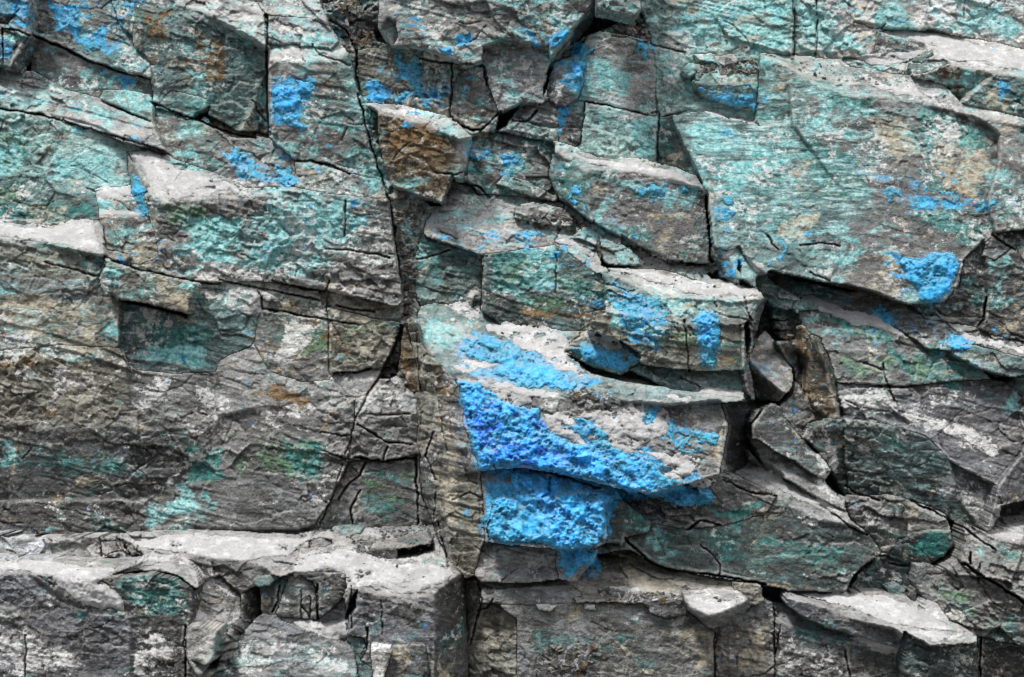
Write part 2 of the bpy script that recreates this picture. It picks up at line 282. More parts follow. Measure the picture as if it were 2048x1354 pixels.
B('flat_rock', 'smooth grey leaf shaped slab tucked under the green and tan panel',
  [('G','l',"668,752 742,738 765,735 748,760 735,785 715,788 690,778")], lift=.0, group=SL, rough=.5, chip=.2)
B('rock_block', 'wide dark grey wall with white flecks and a red brown seam, middle left',
  [((0,.1),'o',"-300,702 0,702 120,690 238,700 255,738 262,850 150,850 0,870 -300,870"),
   ((.05,.15),'g',"255,738 350,748 420,745 440,760 430,840 420,852 350,860 262,850"),
   ((0,.35),'l',"440,720 508,690 540,745 610,765 665,762 690,790 700,800 650,830 540,812 440,830 430,800"),
   ((0,-.05),'d',"-300,870 0,868 150,850 262,850 300,862 440,840 425,880 352,962 292,1000 -300,1005"),
   ((.1,.2),'g',"440,840 540,812 650,830 702,802 700,880 650,1000 600,1060 460,1060 300,1050 292,1000 352,962 425,880"),
   ((0,.15),'d',"-300,1003 292,1000 300,1050 460,1060 640,1060 590,1075 260,1072 0,1070 -300,1070")], group=MJ, rough=1.2, chip=.8)
B('rock_block', 'cracked grey block with rounded shoulders right of the wide dark wall',
  [('G','l',"735,790 765,760 800,768 832,800 834,835 760,835 715,840 712,810"),
   ('F','g',"715,838 834,833 832,905 780,922 705,918 700,880")], lift=.1, chip=.8, group=MJ)
B('rock_block', 'plain greenish square face left of the tall tan side of the vivid blue block',
  [('F','g',"708,920 780,924 832,908 838,1000 866,1050 780,1056 660,1062 640,1055 680,985 700,950")], lift=.0, chip=.5, group=MJ)
# ---- bottom left
B('rock_block', 'low ledge block with a long smooth powder top, lower left',
  [('F','l',"-300,1070 0,1070 250,1075 270,1100 280,1118 150,1125 100,1110 0,1110 -300,1110"),
   ('T','l',"230,1070 400,1062 590,1072 640,1060 866,1050 872,1075 905,1132 928,1150 915,1160 600,1120 540,1152 515,1152 395,1118 250,1095"),
   ((.1,.1),'g',"380,1108 515,1125 545,1150 520,1165 515,1200 480,1230 440,1210 400,1160")], lift=.1, chip=1.7, rough=1.6, group=MJ)
B('rock_block', 'big dark grey block with a steep dark right side, bottom edge left of centre',
  [('S','l',"590,1118 700,1090 860,1100 905,1130 928,1150 872,1182 832,1196 760,1188 690,1172 640,1150"),
   ((.05,.08),'p',"690,1170 760,1188 832,1196 872,1182 866,1300 862,1550 700,1550 688,1300"),
   ('R','d',"872,1182 928,1150 936,1300 932,1550 862,1550 866,1300")], lift=.18, chip=.35, group=MJ)  # right face toned darker to stand for its shade
B('rock_block', 'small dark stone block, first of the row wedged under the powder ledge at lower left',
  [('F','d',"526,1155 572,1166 556,1215 545,1225 518,1220 515,1200")], lift=.06, group=MJ, chip=.3)
B('rock_block', 'small brownish block split by a vertical crack, mid row under the powder ledge',
  [('F','g',"572,1170 590,1160 628,1165 636,1238 600,1232 556,1222")], lift=.08, group=MJ, chip=.3)
B('rock_block', 'tapering dark block with a red band, last of the row wedged under the powder ledge',
  [('F','d',"610,1143 690,1143 694,1176 680,1198 640,1238 634,1180 622,1160")], lift=.14, group=MJ, chip=.3)
B('flat_rock', 'flat angular dark slab resting on the powder ledge left of the tan side wall',
  [((0,1.0),'g',"700,1075 780,1085 855,1064 866,1082 845,1090 780,1096 730,1098"),
   ((0,-.1),'d',"730,1098 780,1096 845,1090 868,1084 864,1096 810,1112 786,1124 738,1116")], lift=.2, group=SL, chip=.2, rough=.5)
B('loose_stone', 'pile of crumbled dark chips at the left end of the flat angular slab',
  [('G','d',"706,1088 722,1080 745,1086 735,1108 715,1106")], lift=.14, rough=3, group=ST, cat='stone')
B('rock_block', 'smooth purplish slab with a teal tip at the bottom edge, lower left',
  [((.05,.55),'p',"440,1300 470,1258 530,1232 600,1250 690,1285 715,1310 725,1354 730,1550 420,1550 430,1354")], lift=.05, chip=.3, rough=.6, group=MJ)
B('flat_rock', 'pale tan wedge beside the tapering dark block with the red band',
  [('G','l',"636,1240 690,1196 698,1240 690,1290 640,1270 560,1240")], group=SL)
B('rock_block', 'small greenish stone blocks at the left foot of the dark grey block',
  [('l','t',"690,1268 728,1275 735,1300 722,1320 755,1350 760,1550 735,1550 710,1310")], lift=.1, group=MJ)
B('rock_block', 'white and purple pointed block at the left foot of the dark grey block',
  [((.3,.0),'w',"742,1290 780,1295 785,1330 768,1354 770,1420 745,1350")], lift=.24, group=MJ, chip=.3)
B('rock_block', 'low brown block with rounded top in front of the dark grey block',
  [('F','d',"785,1292 850,1290 858,1340 850,1550 770,1550 768,1354")], lift=.22, group=MJ, chip=.3)
B('rock_block', 'dark green grey bottom left corner block with fine white specks under a powder swirl',
  [('T','l',"-300,1112 0,1112 150,1122 250,1124 340,1112 395,1122 330,1142 200,1150 60,1148 0,1145 -300,1145"),
   ((.05,.12),'p',"-300,1145 0,1145 60,1148 100,1180 160,1215 250,1224 262,1240 262,1550 -300,1550"),
   ((-.05,.1),'d',"60,1148 200,1150 330,1142 392,1165 398,1190 372,1260 370,1354 350,1550 262,1550 262,1240 250,1224 160,1215 100,1180"),
   ('R','d',"385,1160 400,1165 400,1200 378,1260 370,1262 375,1240 386,1200")], lift=.16, chip=.5, group=MJ)
B('flat_rock', 'arched slab curling over a black gap on top of the bottom left corner block',
  [('S','l',"222,1150 300,1118 345,1118 385,1140 400,1172 392,1176 360,1152 320,1142 270,1140 224,1152")], lift=.14, group=SL, rough=.5, chip=.1)
B('rock_block', 'grey green block between the arched slab and the staircase of small stones, lower left',
  [((-.2,.5),'l',"400,1165 440,1150 482,1190 484,1230 462,1262 440,1270 402,1250 385,1250 398,1200")], lift=.0, chip=.4, group=MJ)
B('rock_block', 'steep dark side running down to the staircase of small stones, lower left',
  [('R','d',"482,1190 520,1165 522,1225 490,1262 466,1290 445,1310 440,1275 484,1232")], lift=.02, group=MJ, rough=2)
B('loose_stone', 'squarish grey stone with a powder cap perched over a dark gap, lower left',
  [((.1,.1),'l',"374,1255 435,1264 444,1275 430,1310 410,1326 372,1312 368,1290"),
   ('R','d',"435,1264 450,1275 440,1310 412,1328 410,1324 430,1305")], lift=.3, chip=.2, rough=.5, cat='stone')
# ---- bottom centre and right
B('rock_block', 'tan ribbed wall with thin blue streaks, left of the big plain face',
  [((.7,.1),'o',"928,1155 955,1160 985,1172 1000,1210 1034,1240 1036,1550 932,1550 936,1300")], lift=.0, chip=.9, rough=1.5, group=MJ)
B('rock_block', 'big plain grey green face along the bottom edge with a nest of dark crumbs, centre',
  [('F','g',"1000,1212 1060,1205 1170,1205 1380,1225 1432,1270 1428,1310 1430,1550 1034,1550 1034,1240")], lift=.1, chip=.35, group=MJ)
B('rock_block', 'rough brown face on the bottom edge under the diamond shaped block',
  [('F','g',"1380,1225 1440,1255 1548,1205 1556,1280 1552,1550 1430,1550 1428,1310 1432,1270")], lift=.03, chip=.8, rough=1.4, group=MJ)
B('flat_rock', 'long tan and grey shelf with yellow stains running down right above the big plain face',
  [((0,1.2),'o',"955,1164 1060,1166 1150,1165 1200,1110 1240,1100 1320,1132 1400,1150 1530,1170 1525,1195 1440,1190 1370,1192 1300,1196 1200,1200 1100,1210 1000,1212 985,1175")], lift=.06, group=SL, rough=1.2)
B('flat_rock', 'flat grey slab with a blue fleck lying below the half blue lump',
  [('S','l',"1080,1172 1140,1170 1165,1192 1140,1196 1090,1190"),
   ('F','g',"960,1180 1080,1172 1095,1190 1145,1196 1155,1204 1100,1210 960,1206")], lift=.12, group=SL, chip=.3)
B('loose_stone', 'thin elongated stone on the lip of the shelf, lower centre',
  [('F','l',"1072,1210 1115,1212 1098,1224 1078,1220")], lift=.16, group=ST, chip=.1, cat='stone')
B('loose_stone', 'small rounded pebble of grey rock right of the thin elongated stone',
  [('F','l',"1166,1208 1190,1210 1192,1220 1168,1218")], lift=.14, group=ST, chip=.1, cat='stone')
B('rock_block', 'dark low step under the crumbs of the shelf, left of the diamond shaped block',
  [('F','p',"1296,1206 1370,1200 1374,1230 1330,1236 1300,1225")], lift=.14, group=MJ, chip=.4)
B('loose_stone', 'diamond shaped dark block with a pale top and a small blue dot',
  [('T','w',"1370,1200 1430,1190 1480,1194 1492,1202 1442,1226 1415,1228 1385,1214"),
   ((1.0,-.5),'d',"1370,1200 1385,1214 1415,1228 1422,1258 1400,1240 1374,1214"),
   ((-.9,-.5),'d',"1415,1228 1442,1226 1492,1202 1484,1222 1455,1248 1424,1260")], lift=.42, chip=.1, rough=.4, cat='stone')
B('rock_block', 'cracked cream coloured block ends just left of the black hole, lower right of centre',
  [('F','o',"1465,1165 1535,1170 1522,1190 1518,1200 1470,1188")], lift=.12, group=MJ, chip=1.2)
B('rock_block', 'worn grey block with a hollow corner, right of the rough brown face',
  [('S','l',"1553,1210 1580,1212 1600,1232 1700,1262 1800,1300 1795,1304 1700,1290 1640,1270 1560,1240"),
   ((0,.08),'g',"1556,1238 1640,1270 1700,1290 1806,1304 1804,1550 1552,1550")], lift=.12, chip=.5, group=MJ)
B('rock_block', 'thick layered slab block under the big powder patch at lower right',
  [('T','l',"1575,1188 1760,1182 1860,1215 1925,1262 1950,1272 1948,1288 1860,1292 1790,1262 1700,1240 1640,1205"),
   ((0,.0),'p',"1572,1190 1640,1205 1700,1240 1790,1262 1800,1298 1740,1280 1650,1255 1605,1234 1575,1210")], lift=.3, chip=.3, group=MJ)
B('rock_block', 'layered grey green block right of the vertical black crack, bottom edge',
  [((0,.05),'G',"1812,1262 1860,1292 1950,1286 1952,1350 1950,1550 1812,1550")], lift=.28, chip=.4, group=MJ)
B('rock_block', 'deeply shaded speckled face in the bottom right corner',
  [((0,-.1),'k',"1958,1275 2048,1290 2350,1330 2350,1550 1955,1550")], lift=-.15, chip=.4, group=MJ)  # the shade of this face is put into its tone
B('rock_block', 'mottled green and grey block along the long diagonal crack at lower right',
  [('F','g',"1835,1132 1850,1128 1920,1132 1990,1165 2048,1208 2350,1330 2350,1340 2048,1292 1965,1272 1900,1245 1885,1200 1860,1192 1830,1160")], lift=.02, rough=1.1, group=MJ)
B('rock_block', 'small dark block bounded by a curved black crack, above the big powder patch',
  [('F','G',"1712,1152 1766,1112 1830,1128 1830,1160 1825,1185 1780,1182 1705,1186 1700,1170")], lift=-.02, chip=.3, group=MJ)
B('rock_block', 'green block with a rounded lower corner leaning against the black cleft, lower right',
  [((0,-.2),'G',"1780,1112 1800,1082 1850,1062 1900,1058 1908,1090 1890,1115 1862,1128 1810,1126")], lift=.04, chip=.3, group=MJ)
B('rock_block', 'speckled grey block with a pale lower edge left of the black cleft',
  [((0,.2),'g',"1690,1000 1790,992 1850,1012 1890,1032 1900,1056 1850,1060 1800,1080 1766,1110 1737,1066 1700,1040")], lift=.04, group=MJ)
B('rock_block', 'grey green block right of the black cleft with its powdered top at the right edge',
  [('S','l',"1972,1066 2020,1055 2048,1050 2350,1060 2350,1140 2048,1085 2000,1072"),
   ((0,.2),'g',"1930,1052 1972,1066 2048,1090 2350,1150 2350,1300 2048,1202 1990,1163 1925,1130 1940,1100 1928,1080")], lift=.1, rough=1.1, group=MJ)
B('rock_block', 'shadowed block with a pale top jammed in the gap at the right edge',
  [('S','p',"1995,1035 2048,1028 2350,1030 2350,1062 2048,1052 1985,1058")], lift=-.08, group=MJ)

def N_(label, o, t, poly, lift=.1, name='loose_stone', cat='stone', **kw):
    B(name, label, [(o, t, poly)], lift=lift, cat=cat, chip=kw.get('chip', .25), rough=kw.get('rough', .7), group=ST)
N_('flat bluish stone half sunk in the powder of the lower left ledge', 'S', 'p', "620,1082 640,1074 662,1080 668,1088 650,1096 618,1094", .06)
N_('pale teal stone at the back of the powder ledge, left of the angular dark slab', 'S', 't', "664,1056 700,1050 728,1056 722,1068 690,1072 668,1068", .08)
N_('cracked pale stone, left of the pair at the left end of the long powder sheet', 'G', 'l', "196,1078 232,1084 240,1102 212,1112 204,1108", .1)
N_('dark greenish stone, right of the pair at the left end of the long powder sheet', 'G', 'G', "238,1084 262,1090 280,1104 264,1112 250,1104", .1)
N_('top step of the little staircase of stones, lower left', 'S', 'o', "440,1290 470,1282 474,1296 446,1302", .1)
N_('middle step of the little staircase of stones, lower left', 'S', 'g', "432,1306 466,1302 462,1318 436,1322", .1)
N_('bottom step of the little staircase of stones, lower left', 'S', 'o', "424,1326 458,1322 452,1340 428,1344", .1)
N_('small greenish stone perched over the first dark block of the wedged row', 'G', 't', "503,1160 545,1148 552,1160 540,1172 515,1174", .16)
N_('pale mint chip, lowest left of the loose chips above the bulging mint block', 'G', 'm', "1360,142 1378,126 1408,130 1406,142 1380,152", .12, 'loose_chip', 'rock chip')
N_('flat mint chip, uppermost of the loose chips above the bulging mint block', 'S', 'm', "1385,110 1420,106 1442,116 1430,125 1395,122", .12, 'loose_chip', 'rock chip')
N_('large cream chip in the middle of the loose chips above the bulging mint block', 'G', 'w', "1428,114 1470,108 1478,122 1452,134 1434,128", .13, 'loose_chip', 'rock chip')
N_('small upright chip beside the edge of the huge teal slab', 'F', 'm', "1490,126 1506,130 1508,148 1494,152", .12, 'loose_chip', 'rock chip')
N_('pale teal rounded stone under the dark teal ledge block at the right edge', 'l', 'm', "2026,756 2048,750 2350,752 2350,792 2048,786 2028,776", .14)
N_('small upright dark chip stuck on the speckled grey block', 'r', 'd', "1790,1022 1800,1006 1810,1012 1802,1038 1792,1036", .12, 'loose_chip', 'rock chip')
N_('mint edged grey stone behind the large bright powder patch', 'G', 't', "1768,1174 1790,1166 1812,1178 1806,1192 1782,1190", .12)
N_('dark grey stone right of the mint edged stone, behind the large bright powder patch', 'F', 'g', "1816,1178 1832,1184 1838,1206 1822,1204", .1)
N_('grey wedge of stone at the right foot of the narrow panel beside the blue seam', 'F', 'd', "1140,268 1162,262 1160,286 1144,282", .1)
N_('small pale chip lying on the powder of the right hand ledge block', 'S', 'w', "728,1146 742,1142 746,1150 732,1152", .08, 'loose_chip', 'rock chip')
N_('thin grey splinter leaning beside the curved powder ridge', 'l', 'k', "1478,520 1484,528 1484,552 1474,538", .12, 'loose_chip', 'rock chip')
N_('dark wedge of stone below the ragged plate end, next to the thin joint', 'F', 'g', "515,578 545,590 560,604 530,602", .06)
HOLES = [P(s) for s in ["22,134 62,78 66,74 64,118 62,142 34,141", "1182,48 1194,16 1245,27 1270,34 1276,50 1250,40 1205,60 1165,76 1150,90 1170,60",
 "1522,1170 1574,1180 1576,1190 1572,1212 1540,1204 1524,1194", "1892,1034 1926,1052 1929,1082 1915,1120 1880,1140 1858,1128 1888,1112 1908,1088 1900,1056",
 "1128,706 1150,716 1190,736 1240,751 1262,742 1335,776 1300,772 1240,762 1180,746", "1202,506 1213,527 1262,531 1215,537 1203,532",
 "1355,523 1400,526 1445,527 1420,534 1370,532", "846,398 884,404 888,410 860,412", "237,598 292,606 376,629 374,636 290,613 250,607",
 "1834,1186 1848,1195 1851,1224 1838,1220", "1805,1262 1812,1262 1810,1550 1803,1550", "1409,384 1417,386 1429,526 1421,528",
 "1412,546 1440,538 1456,562 1425,562", "1479,567 1485,557 1509,573 1500,580", "380,1319 412,1331 442,1312 432,1340 402,1346",
 "1962,738 2030,756 2020,764 1985,760", "2002,1012 2048,1000 2350,1005 2350,1030 2048,1028 2000,1035", "1560,545 1600,553 1655,566 1690,575 1720,584 1700,585 1640,570 1590,562",
 "1094,158 1106,140 1112,126 1098,150 1096,168 1086,200 1086,165", "1690,1188 1706,1150 1730,1128 1766,1106 1740,1130 1712,1154 1700,1172 1704,1188",
 "752,52 770,72 782,90 752,82 748,66", "1601,876 1612,849 1626,843 1652,843 1629,850 1613,878 1640,908 1634,908",
 "1000,225 1042,206 1010,252 990,262", "796,1098 868,1086 868,1104 830,1118 790,1124", "224,1152 270,1141 322,1143 362,1153 394,1178 388,1184 350,1158 300,1148 240,1154",
 "1570,718 1588,736 1592,768 1580,780 1586,764 1584,738", "1664,940 1690,992 1686,1000 1660,975 1650,960", "1497,640 1502,690 1494,720 1488,650", "1494,792 1500,800 1560,802 1546,812 1502,818 1494,808", "1536,800 1560,802 1590,770 1586,790 1560,815", "1500,842 1506,885 1530,935 1500,905 1494,870", "196,197 250,220 303,241 300,245 250,226 200,203", "380,236 420,214 416,230 400,240", "700,1200 716,1176 712,1215 690,1240"]]
# thin joints: (width px, depth m, polyline)
CR = [(w, d, P(s)) for w, d, s in [
 (3.0,.16,"66,70 110,88 190,126 250,145 300,156"), (2.2,.1,"6,130 5,55 60,70"), (2.6,.12,"0,217 70,227 120,240 190,262 240,275 300,292 330,305"),
 (3.4,.2,"534,30 534,110 536,200 540,270"), (2.5,.12,"305,204 378,236 460,265 512,278"), (2.5,.12,"590,322 620,322 660,330 700,347"),
 (2.5,.15,"714,188 722,210 745,300 760,345 780,400 790,470 800,560"), (3,.12,"660,40 690,58 715,100 712,150 720,190"),
 (2.5,.12,"840,117 880,125 925,127 966,132 975,170"), (2.6,.12,"905,130 903,180 900,230 915,250"), (3,.15,"905,240 940,258 960,262 1000,225"),
 (2.4,.1,"1172,202 1220,213 1290,228 1318,224"), (2.4,.1,"1318,228 1312,330"), (2,.06,"1330,232 1360,226 1372,222"), (1.8,.06,"1225,70 1290,85 1370,105"),
 (2,.06,"1586,0 1588,110"), (2.6,.08,"1634,0 1635,80 1630,110"), (2.2,.08,"1172,205 1165,260 1160,290"), (2.5,.1,"1025,240 1052,244 1075,220"),
 (3,.14,"208,514 280,540 390,562 440,568"), (2.4,.1,"212,516 210,530 198,553"), (2.2,.08,"197,553 150,540 90,525"), (2.4,.1,"440,560 470,566 515,576 640,600"),
 (2.4,.1,"545,560 600,575 650,583 660,560"), (2.4,.1,"650,497 700,500 745,508 780,515"), (2.6,.1,"523,595 524,617 600,630 720,650"), (2.6,.1,"672,612 700,618 748,624"),
 (2,.06,"1112,510 1112,585"), (2,.06,"965,512 963,620"), (3.2,.12,"668,747 720,744 742,736"), (3.0,.14,"808,640 795,680 770,730 755,760 735,790"),(2.0,.07,"735,790 712,835 700,880 690,910"),(1.6,.05,"684,930 668,980 640,1050"),
 (2.6,.1,"715,848 770,882 826,890"), (2.2,.07,"735,828 820,828"), (2.4,.08,"640,865 700,870"), (3.5,.15,"710,915 760,922 832,915"), (2.6,.08,"774,895 766,922"), (2.6,.1,"732,925 720,950 700,965 675,1000"),
 (2.2,.09,"865,865 852,910 872,960"),(1.5,.05,"872,975 868,1050"), (2.8,.12,"832,910 835,1000 836,1050"), (2.4,.1,"720,980 700,1020 705,1050"),
 (1.8,.06,"832,660 838,740 845,790"), (3,.1,"875,1045 890,1100 897,1135"), (2.6,.1,"955,1165 965,1200 950,1250 940,1290"), (2.2,.08,"985,1200 975,1215 955,1220"),
 (2.8,.12,"1060,940 1110,947 1150,962 1200,976"), (2.6,.1,"1100,955 1100,985 1085,995"), (2.6,.12,"1250,1076 1300,1125 1330,1137 1430,1150 1530,1168"),
 (2,.08,"1400,1090 1430,1112 1440,1130 1438,1150"), (2.2,.1,"1500,880 1500,850 1525,820 1535,812"), (2.6,.1,"1690,972 1710,985 1760,1000"), (2.6,.12,"1820,1002 1870,1025 1925,1055 1990,1100"),
 (2.2,.1,"1765,728 1770,750 1780,780 1790,800"), (2,.06,"1720,722 1755,735 1765,740"), (2.8,.15,"1975,585 1968,640 1955,655"), (2.6,.12,"1985,470 2030,500"), (2.8,.12,"1940,1128 1940,1105"),
 (3.4,.16,"1925,1128 1990,1165 2048,1205 2150,1250"), (2.2,.08,"1780,1125 1825,1135"), (2.6,.12,"1962,1275 1960,1354 1955,1500"), (2,.08,"1560,1250 1552,1354"),
 (2.6,.1,"1548,1205 1552,1354"), (2.2,.08,"1428,1270 1430,1354"), (2.4,.08,"1690,1300 1700,1354"), (3,.14,"0,1070 60,1073 150,1070"), (2.4,.1,"198,1075 205,1110"), (2.4,.1,"245,1085 260,1108"),
 (2.2,.08,"702,1172 704,1255"), (2,.05,"764,1200 764,1270"), (2.6,.1,"372,1250 370,1354"), (2.2,.08,"50,1354 52,1270"), (2.4,.1,"735,1255 732,1300"), (2.6,.12,"545,1225 555,1200 560,1170"),
 (2.6,.12,"634,1170 636,1240"), (2,.05,"602,1180 602,1235"), (2,.06,"620,1190 622,1235 602,1210"), (2.2,.08,"985,1010 975,1060 978,1080"), (2.2,.07,"1370,640 1375,700 1378,745"),
 (2.2,.07,"1360,755 1400,775"), (2.2,.07,"1480,560 1500,640"),(1.6,.05,"878,800 884,860 896,900"),(1.6,.05,"905,1000 940,985 965,995"),(2.6,.1,"1375,1060 1400,1040 1440,1050"),(2.2,.06,"1445,960 1500,985 1555,992"),(2.6,.1,"1640,1010 1700,1052 1735,1068"), (2.6,.1,"530,30 532,85"), (2.2,.07,"625,90 640,110 700,130"), (2.4,.1,"870,345 910,350 930,340"), (2.4,.1,"900,360 960,375 980,395"),
 (2.2,.06,"1620,545 1660,560"), (2.2,.08,"1535,470 1545,490 1560,500"), (2.4,.08,"1600,490 1645,485 1680,492"), (2.2,.08,"830,520 870,510 900,500"), (2.4,.08,"690,400 690,470"),
]]
# powder: (label, thickness, polygon)
DU = [
 ('smooth powder patch on the broad top left of the grass green stain', .05, "258,306 300,300 345,322 350,332 400,345 440,350 485,372 470,384 435,378 420,396 380,392 330,404 305,392 285,345"),
 ('little white powder cap on the upper tread of the stepped block', .05, "192,378 205,372 262,372 266,394 230,402 195,400"),
 ('lumpy strip of powder on the lower tread of the stepped block', .04, "202,424 225,418 262,424 290,422 288,430 240,432 205,430"),
 ('pale left dust ledge with a smooth powder cover, cut by the left edge', .06, "-250,442 0,443 60,452 80,450 150,440 188,440 195,470 206,500 200,510 150,500 60,482 0,472 -250,455"),
 ('narrow powder crest along the top of the long pale slab, upper left', .03, "0,128 20,133 60,140 85,152 130,178 110,176 70,158 0,136"),
 ('thin powder streak on the top edge of the rust streaked block', .02, "400,15 440,20 530,92 532,102 480,70 440,45"),
 ('thin powder strip on top of the block with the blue branching patch', .025, "540,93 600,98 650,100 684,112 660,118 620,116 580,108 540,106"),
 ('thin bright powder line along the top edge of the ochre block', .02, "740,212 800,218 880,236 905,252 880,252 830,238 760,222"),
 ('long powder drift on the top of the rectangular grey block', .05, "1130,300 1190,315 1230,320 1240,314 1275,316 1320,328 1370,352 1405,380 1370,374 1290,352 1230,340 1160,322"),
 ('wide smooth powder sheet on the high ledge at the top right', .05, "1770,62 1800,60 1870,68 1900,72 1960,92 2048,102 2350,150 2350,172 2048,144 2000,132 1940,122 1895,118 1870,98 1880,92 1840,88 1800,76"),
 ('drift of powder round the stacked flagstones on the high ledge', .05, "1690,112 1760,104 1800,106 1835,100 1862,96 1850,108 1815,120 1810,124 1782,128 1778,134 1745,130 1725,118"),
 ('tapering powder strip along the upper edge of the huge teal slab', .035, "1720,150 1775,168 1820,158 1850,190 1900,205 1930,206 1890,208 1840,192 1800,190 1760,182"),
 ('small powder lip above the left panel of the huge teal slab', .03, "1390,222 1430,226 1500,240 1514,248 1480,250 1430,238"),
 ('powder bank on the rubble lump of the blue dusted ledges', .04, "1035,406 1065,402 1110,406 1140,418 1150,430 1125,428 1080,422 1050,414"),
 ('fine powder streaks across the blue dusted ledges left of the rubble lump', .03, "930,440 965,425 1005,420 1000,430 975,438 950,450 925,450"),
 ('oval powder patch on the blue dusted ledges', .05, "1105,478 1130,472 1150,478 1170,494 1192,505 1188,512 1165,508 1150,492 1120,488"),
 ('powder trail running down from the powder capped rubble lump', .04, "1150,440 1180,450 1210,470 1250,500 1280,495 1320,512 1345,530 1380,535 1400,538 1380,545 1330,535 1290,528 1270,510 1230,488 1190,470"),
 ('curved ridge of powder climbing to the upright teal wedge slab', .045, "1380,540 1420,526 1450,506 1472,492 1474,500 1450,520 1430,532 1400,545"),
 ('thick powder blanket on top of the central block', .08, "1218,536 1260,538 1320,545 1380,556 1410,562 1440,560 1500,570 1518,586 1490,596 1460,590 1430,594 1400,590 1370,584 1340,572 1290,560 1265,550"),
 ('rounded heap of powder right of the upright teal wedge slab', .07, "1492,510 1520,524 1538,530 1536,548 1515,552 1505,535"),
 ('long narrow powder strip running down right beneath the huge teal slab', .06, "1600,588 1625,590 1660,605 1700,620 1750,632 1780,650 1822,676 1815,678 1780,664 1740,655 1700,648 1680,640 1640,622 1605,602"),
 ('powder bank at the back left of the vivid blue block', .06, "968,650 1010,645 1060,655 1105,654 1128,668 1140,690 1128,704 1155,722 1180,755 1175,770 1140,742 1110,735 1080,715 1040,690 1000,668 975,662"),
 ('powder strip along the ledge behind the vivid blue block', .04, "885,608 930,606 955,620 962,640 930,636 900,620"),
 ('powder finger on the left shoulder of the vivid blue block', .035, "905,735 925,720 960,722 1000,724 1010,730 985,738 950,738 925,748"),
 ('long powder ridge along the top front edge of the vivid blue block', .05, "905,755 950,760 1000,766 1050,772 1100,778 1130,786 1110,796 1060,806 1030,812 985,796 950,776 915,764"),
 ('broad smear of powder across the sloping front of the vivid blue block', .06, "1085,830 1120,822 1150,840 1170,826 1210,822 1250,812 1280,800 1300,830 1330,815 1345,840 1335,872 1290,885 1270,905 1240,890 1200,880 1170,890 1140,880 1110,868 1090,860"),
 ('forked tail of powder running down right on the vivid blue block', .05, "1180,885 1240,885 1290,900 1345,910 1370,900 1400,920 1390,950 1360,965 1340,985 1320,960 1330,930 1290,910 1240,905"),
 ('small ragged powder patch above the curved brown face', .04, "1370,960 1395,955 1430,962 1415,975 1385,980"),
 ('powder on the blue crusted overhanging shelf slab', .035, "1155,676 1180,662 1225,668 1240,676 1245,695 1225,700 1205,690 1180,682"),
 ('bright powder tongue along the ledge right of the vivid blue block', .05, "1325,790 1360,786 1400,778 1420,772 1480,785 1494,802 1460,800 1430,798 1395,800 1370,810 1345,802"),
 ('powder wedge on the right shoulder above the long dark green wedge block', .045, "1480,940 1510,930 1540,940 1560,955 1600,985 1650,1005 1700,1030 1680,1032 1620,1010 1560,980 1520,955"),
 ('long smooth powder sheet on the lower left ledge', .07, "235,1072 290,1074 330,1068 400,1064 480,1072 590,1074 625,1076 600,1092 580,1110 520,1118 470,1125 430,1116 380,1110 330,1100 270,1098 260,1088"),
 ('rolling powder cover on the wide ledge right of the angular dark slab', .06, "600,1106 680,1096 720,1098 760,1118 800,1124 850,1128 900,1135 918,1150 890,1168 850,1180 800,1190 770,1178 715,1172 690,1150 660,1140 620,1146 590,1152 585,1130"),
 ('winding powder swirl on the bottom left corner block', .07, "-250,1122 0,1124 40,1112 90,1118 140,1124 170,1132 230,1128 300,1106 350,1108 340,1124 280,1135 220,1146 195,1166 230,1180 250,1200 248,1220 200,1218 165,1208 120,1176 90,1150 40,1142 0,1144 -250,1140"),
 ('thin powder stripe descending right of the arched slab', .04, "340,1108 380,1118 400,1140 430,1162 455,1175 475,1192 470,1198 440,1184 410,1166 385,1140 350,1124"),
 ('powder heap on the squarish perched stone', .06, "382,1236 395,1216 410,1228 420,1246 434,1262 410,1258 385,1248"),
 ('powder pocket in the hollow left of the tan wedge', .05, "570,1240 620,1242 660,1246 692,1240 694,1270 680,1284 655,1282 625,1268 590,1252"),
 ('large bright powder patch on the thick layered slab at lower right', .07, "1590,1186 1640,1186 1720,1184 1765,1184 1800,1200 1835,1215 1860,1228 1900,1248 1918,1258 1910,1266 1860,1258 1810,1250 1760,1240 1720,1225 1690,1212 1640,1200"),
 ('thin powder crust on the flat top left of the deeply shaded corner face', .04, "1830,1262 1870,1262 1948,1274 1946,1284 1890,1288 1845,1288 1828,1276"),
 ('powder film in the hollow under the thick layered slab', .03, "1700,1275 1760,1278 1798,1288 1800,1304 1760,1302 1720,1292"),
 ('powder on the pale top of the diamond shaped block', .025, "1385,1204 1440,1196 1488,1202 1450,1220 1415,1224"),
 ('small wedge of powder on the shelf right of the blue lump', .03, "1195,1172 1225,1168 1260,1174 1285,1180 1250,1184 1220,1180"),
 ('powder on the top edge of the grey green block at the right edge', .04, "1980,1066 2010,1062 2048,1068 2350,1090 2350,1130 2048,1090 2010,1078"),
 ('powder rim along the slab at the right edge above the dark teal ledge block', .03, "1890,652 1960,672 2048,692 2350,740 2350,755 2048,706 1960,690 1905,668"),
]
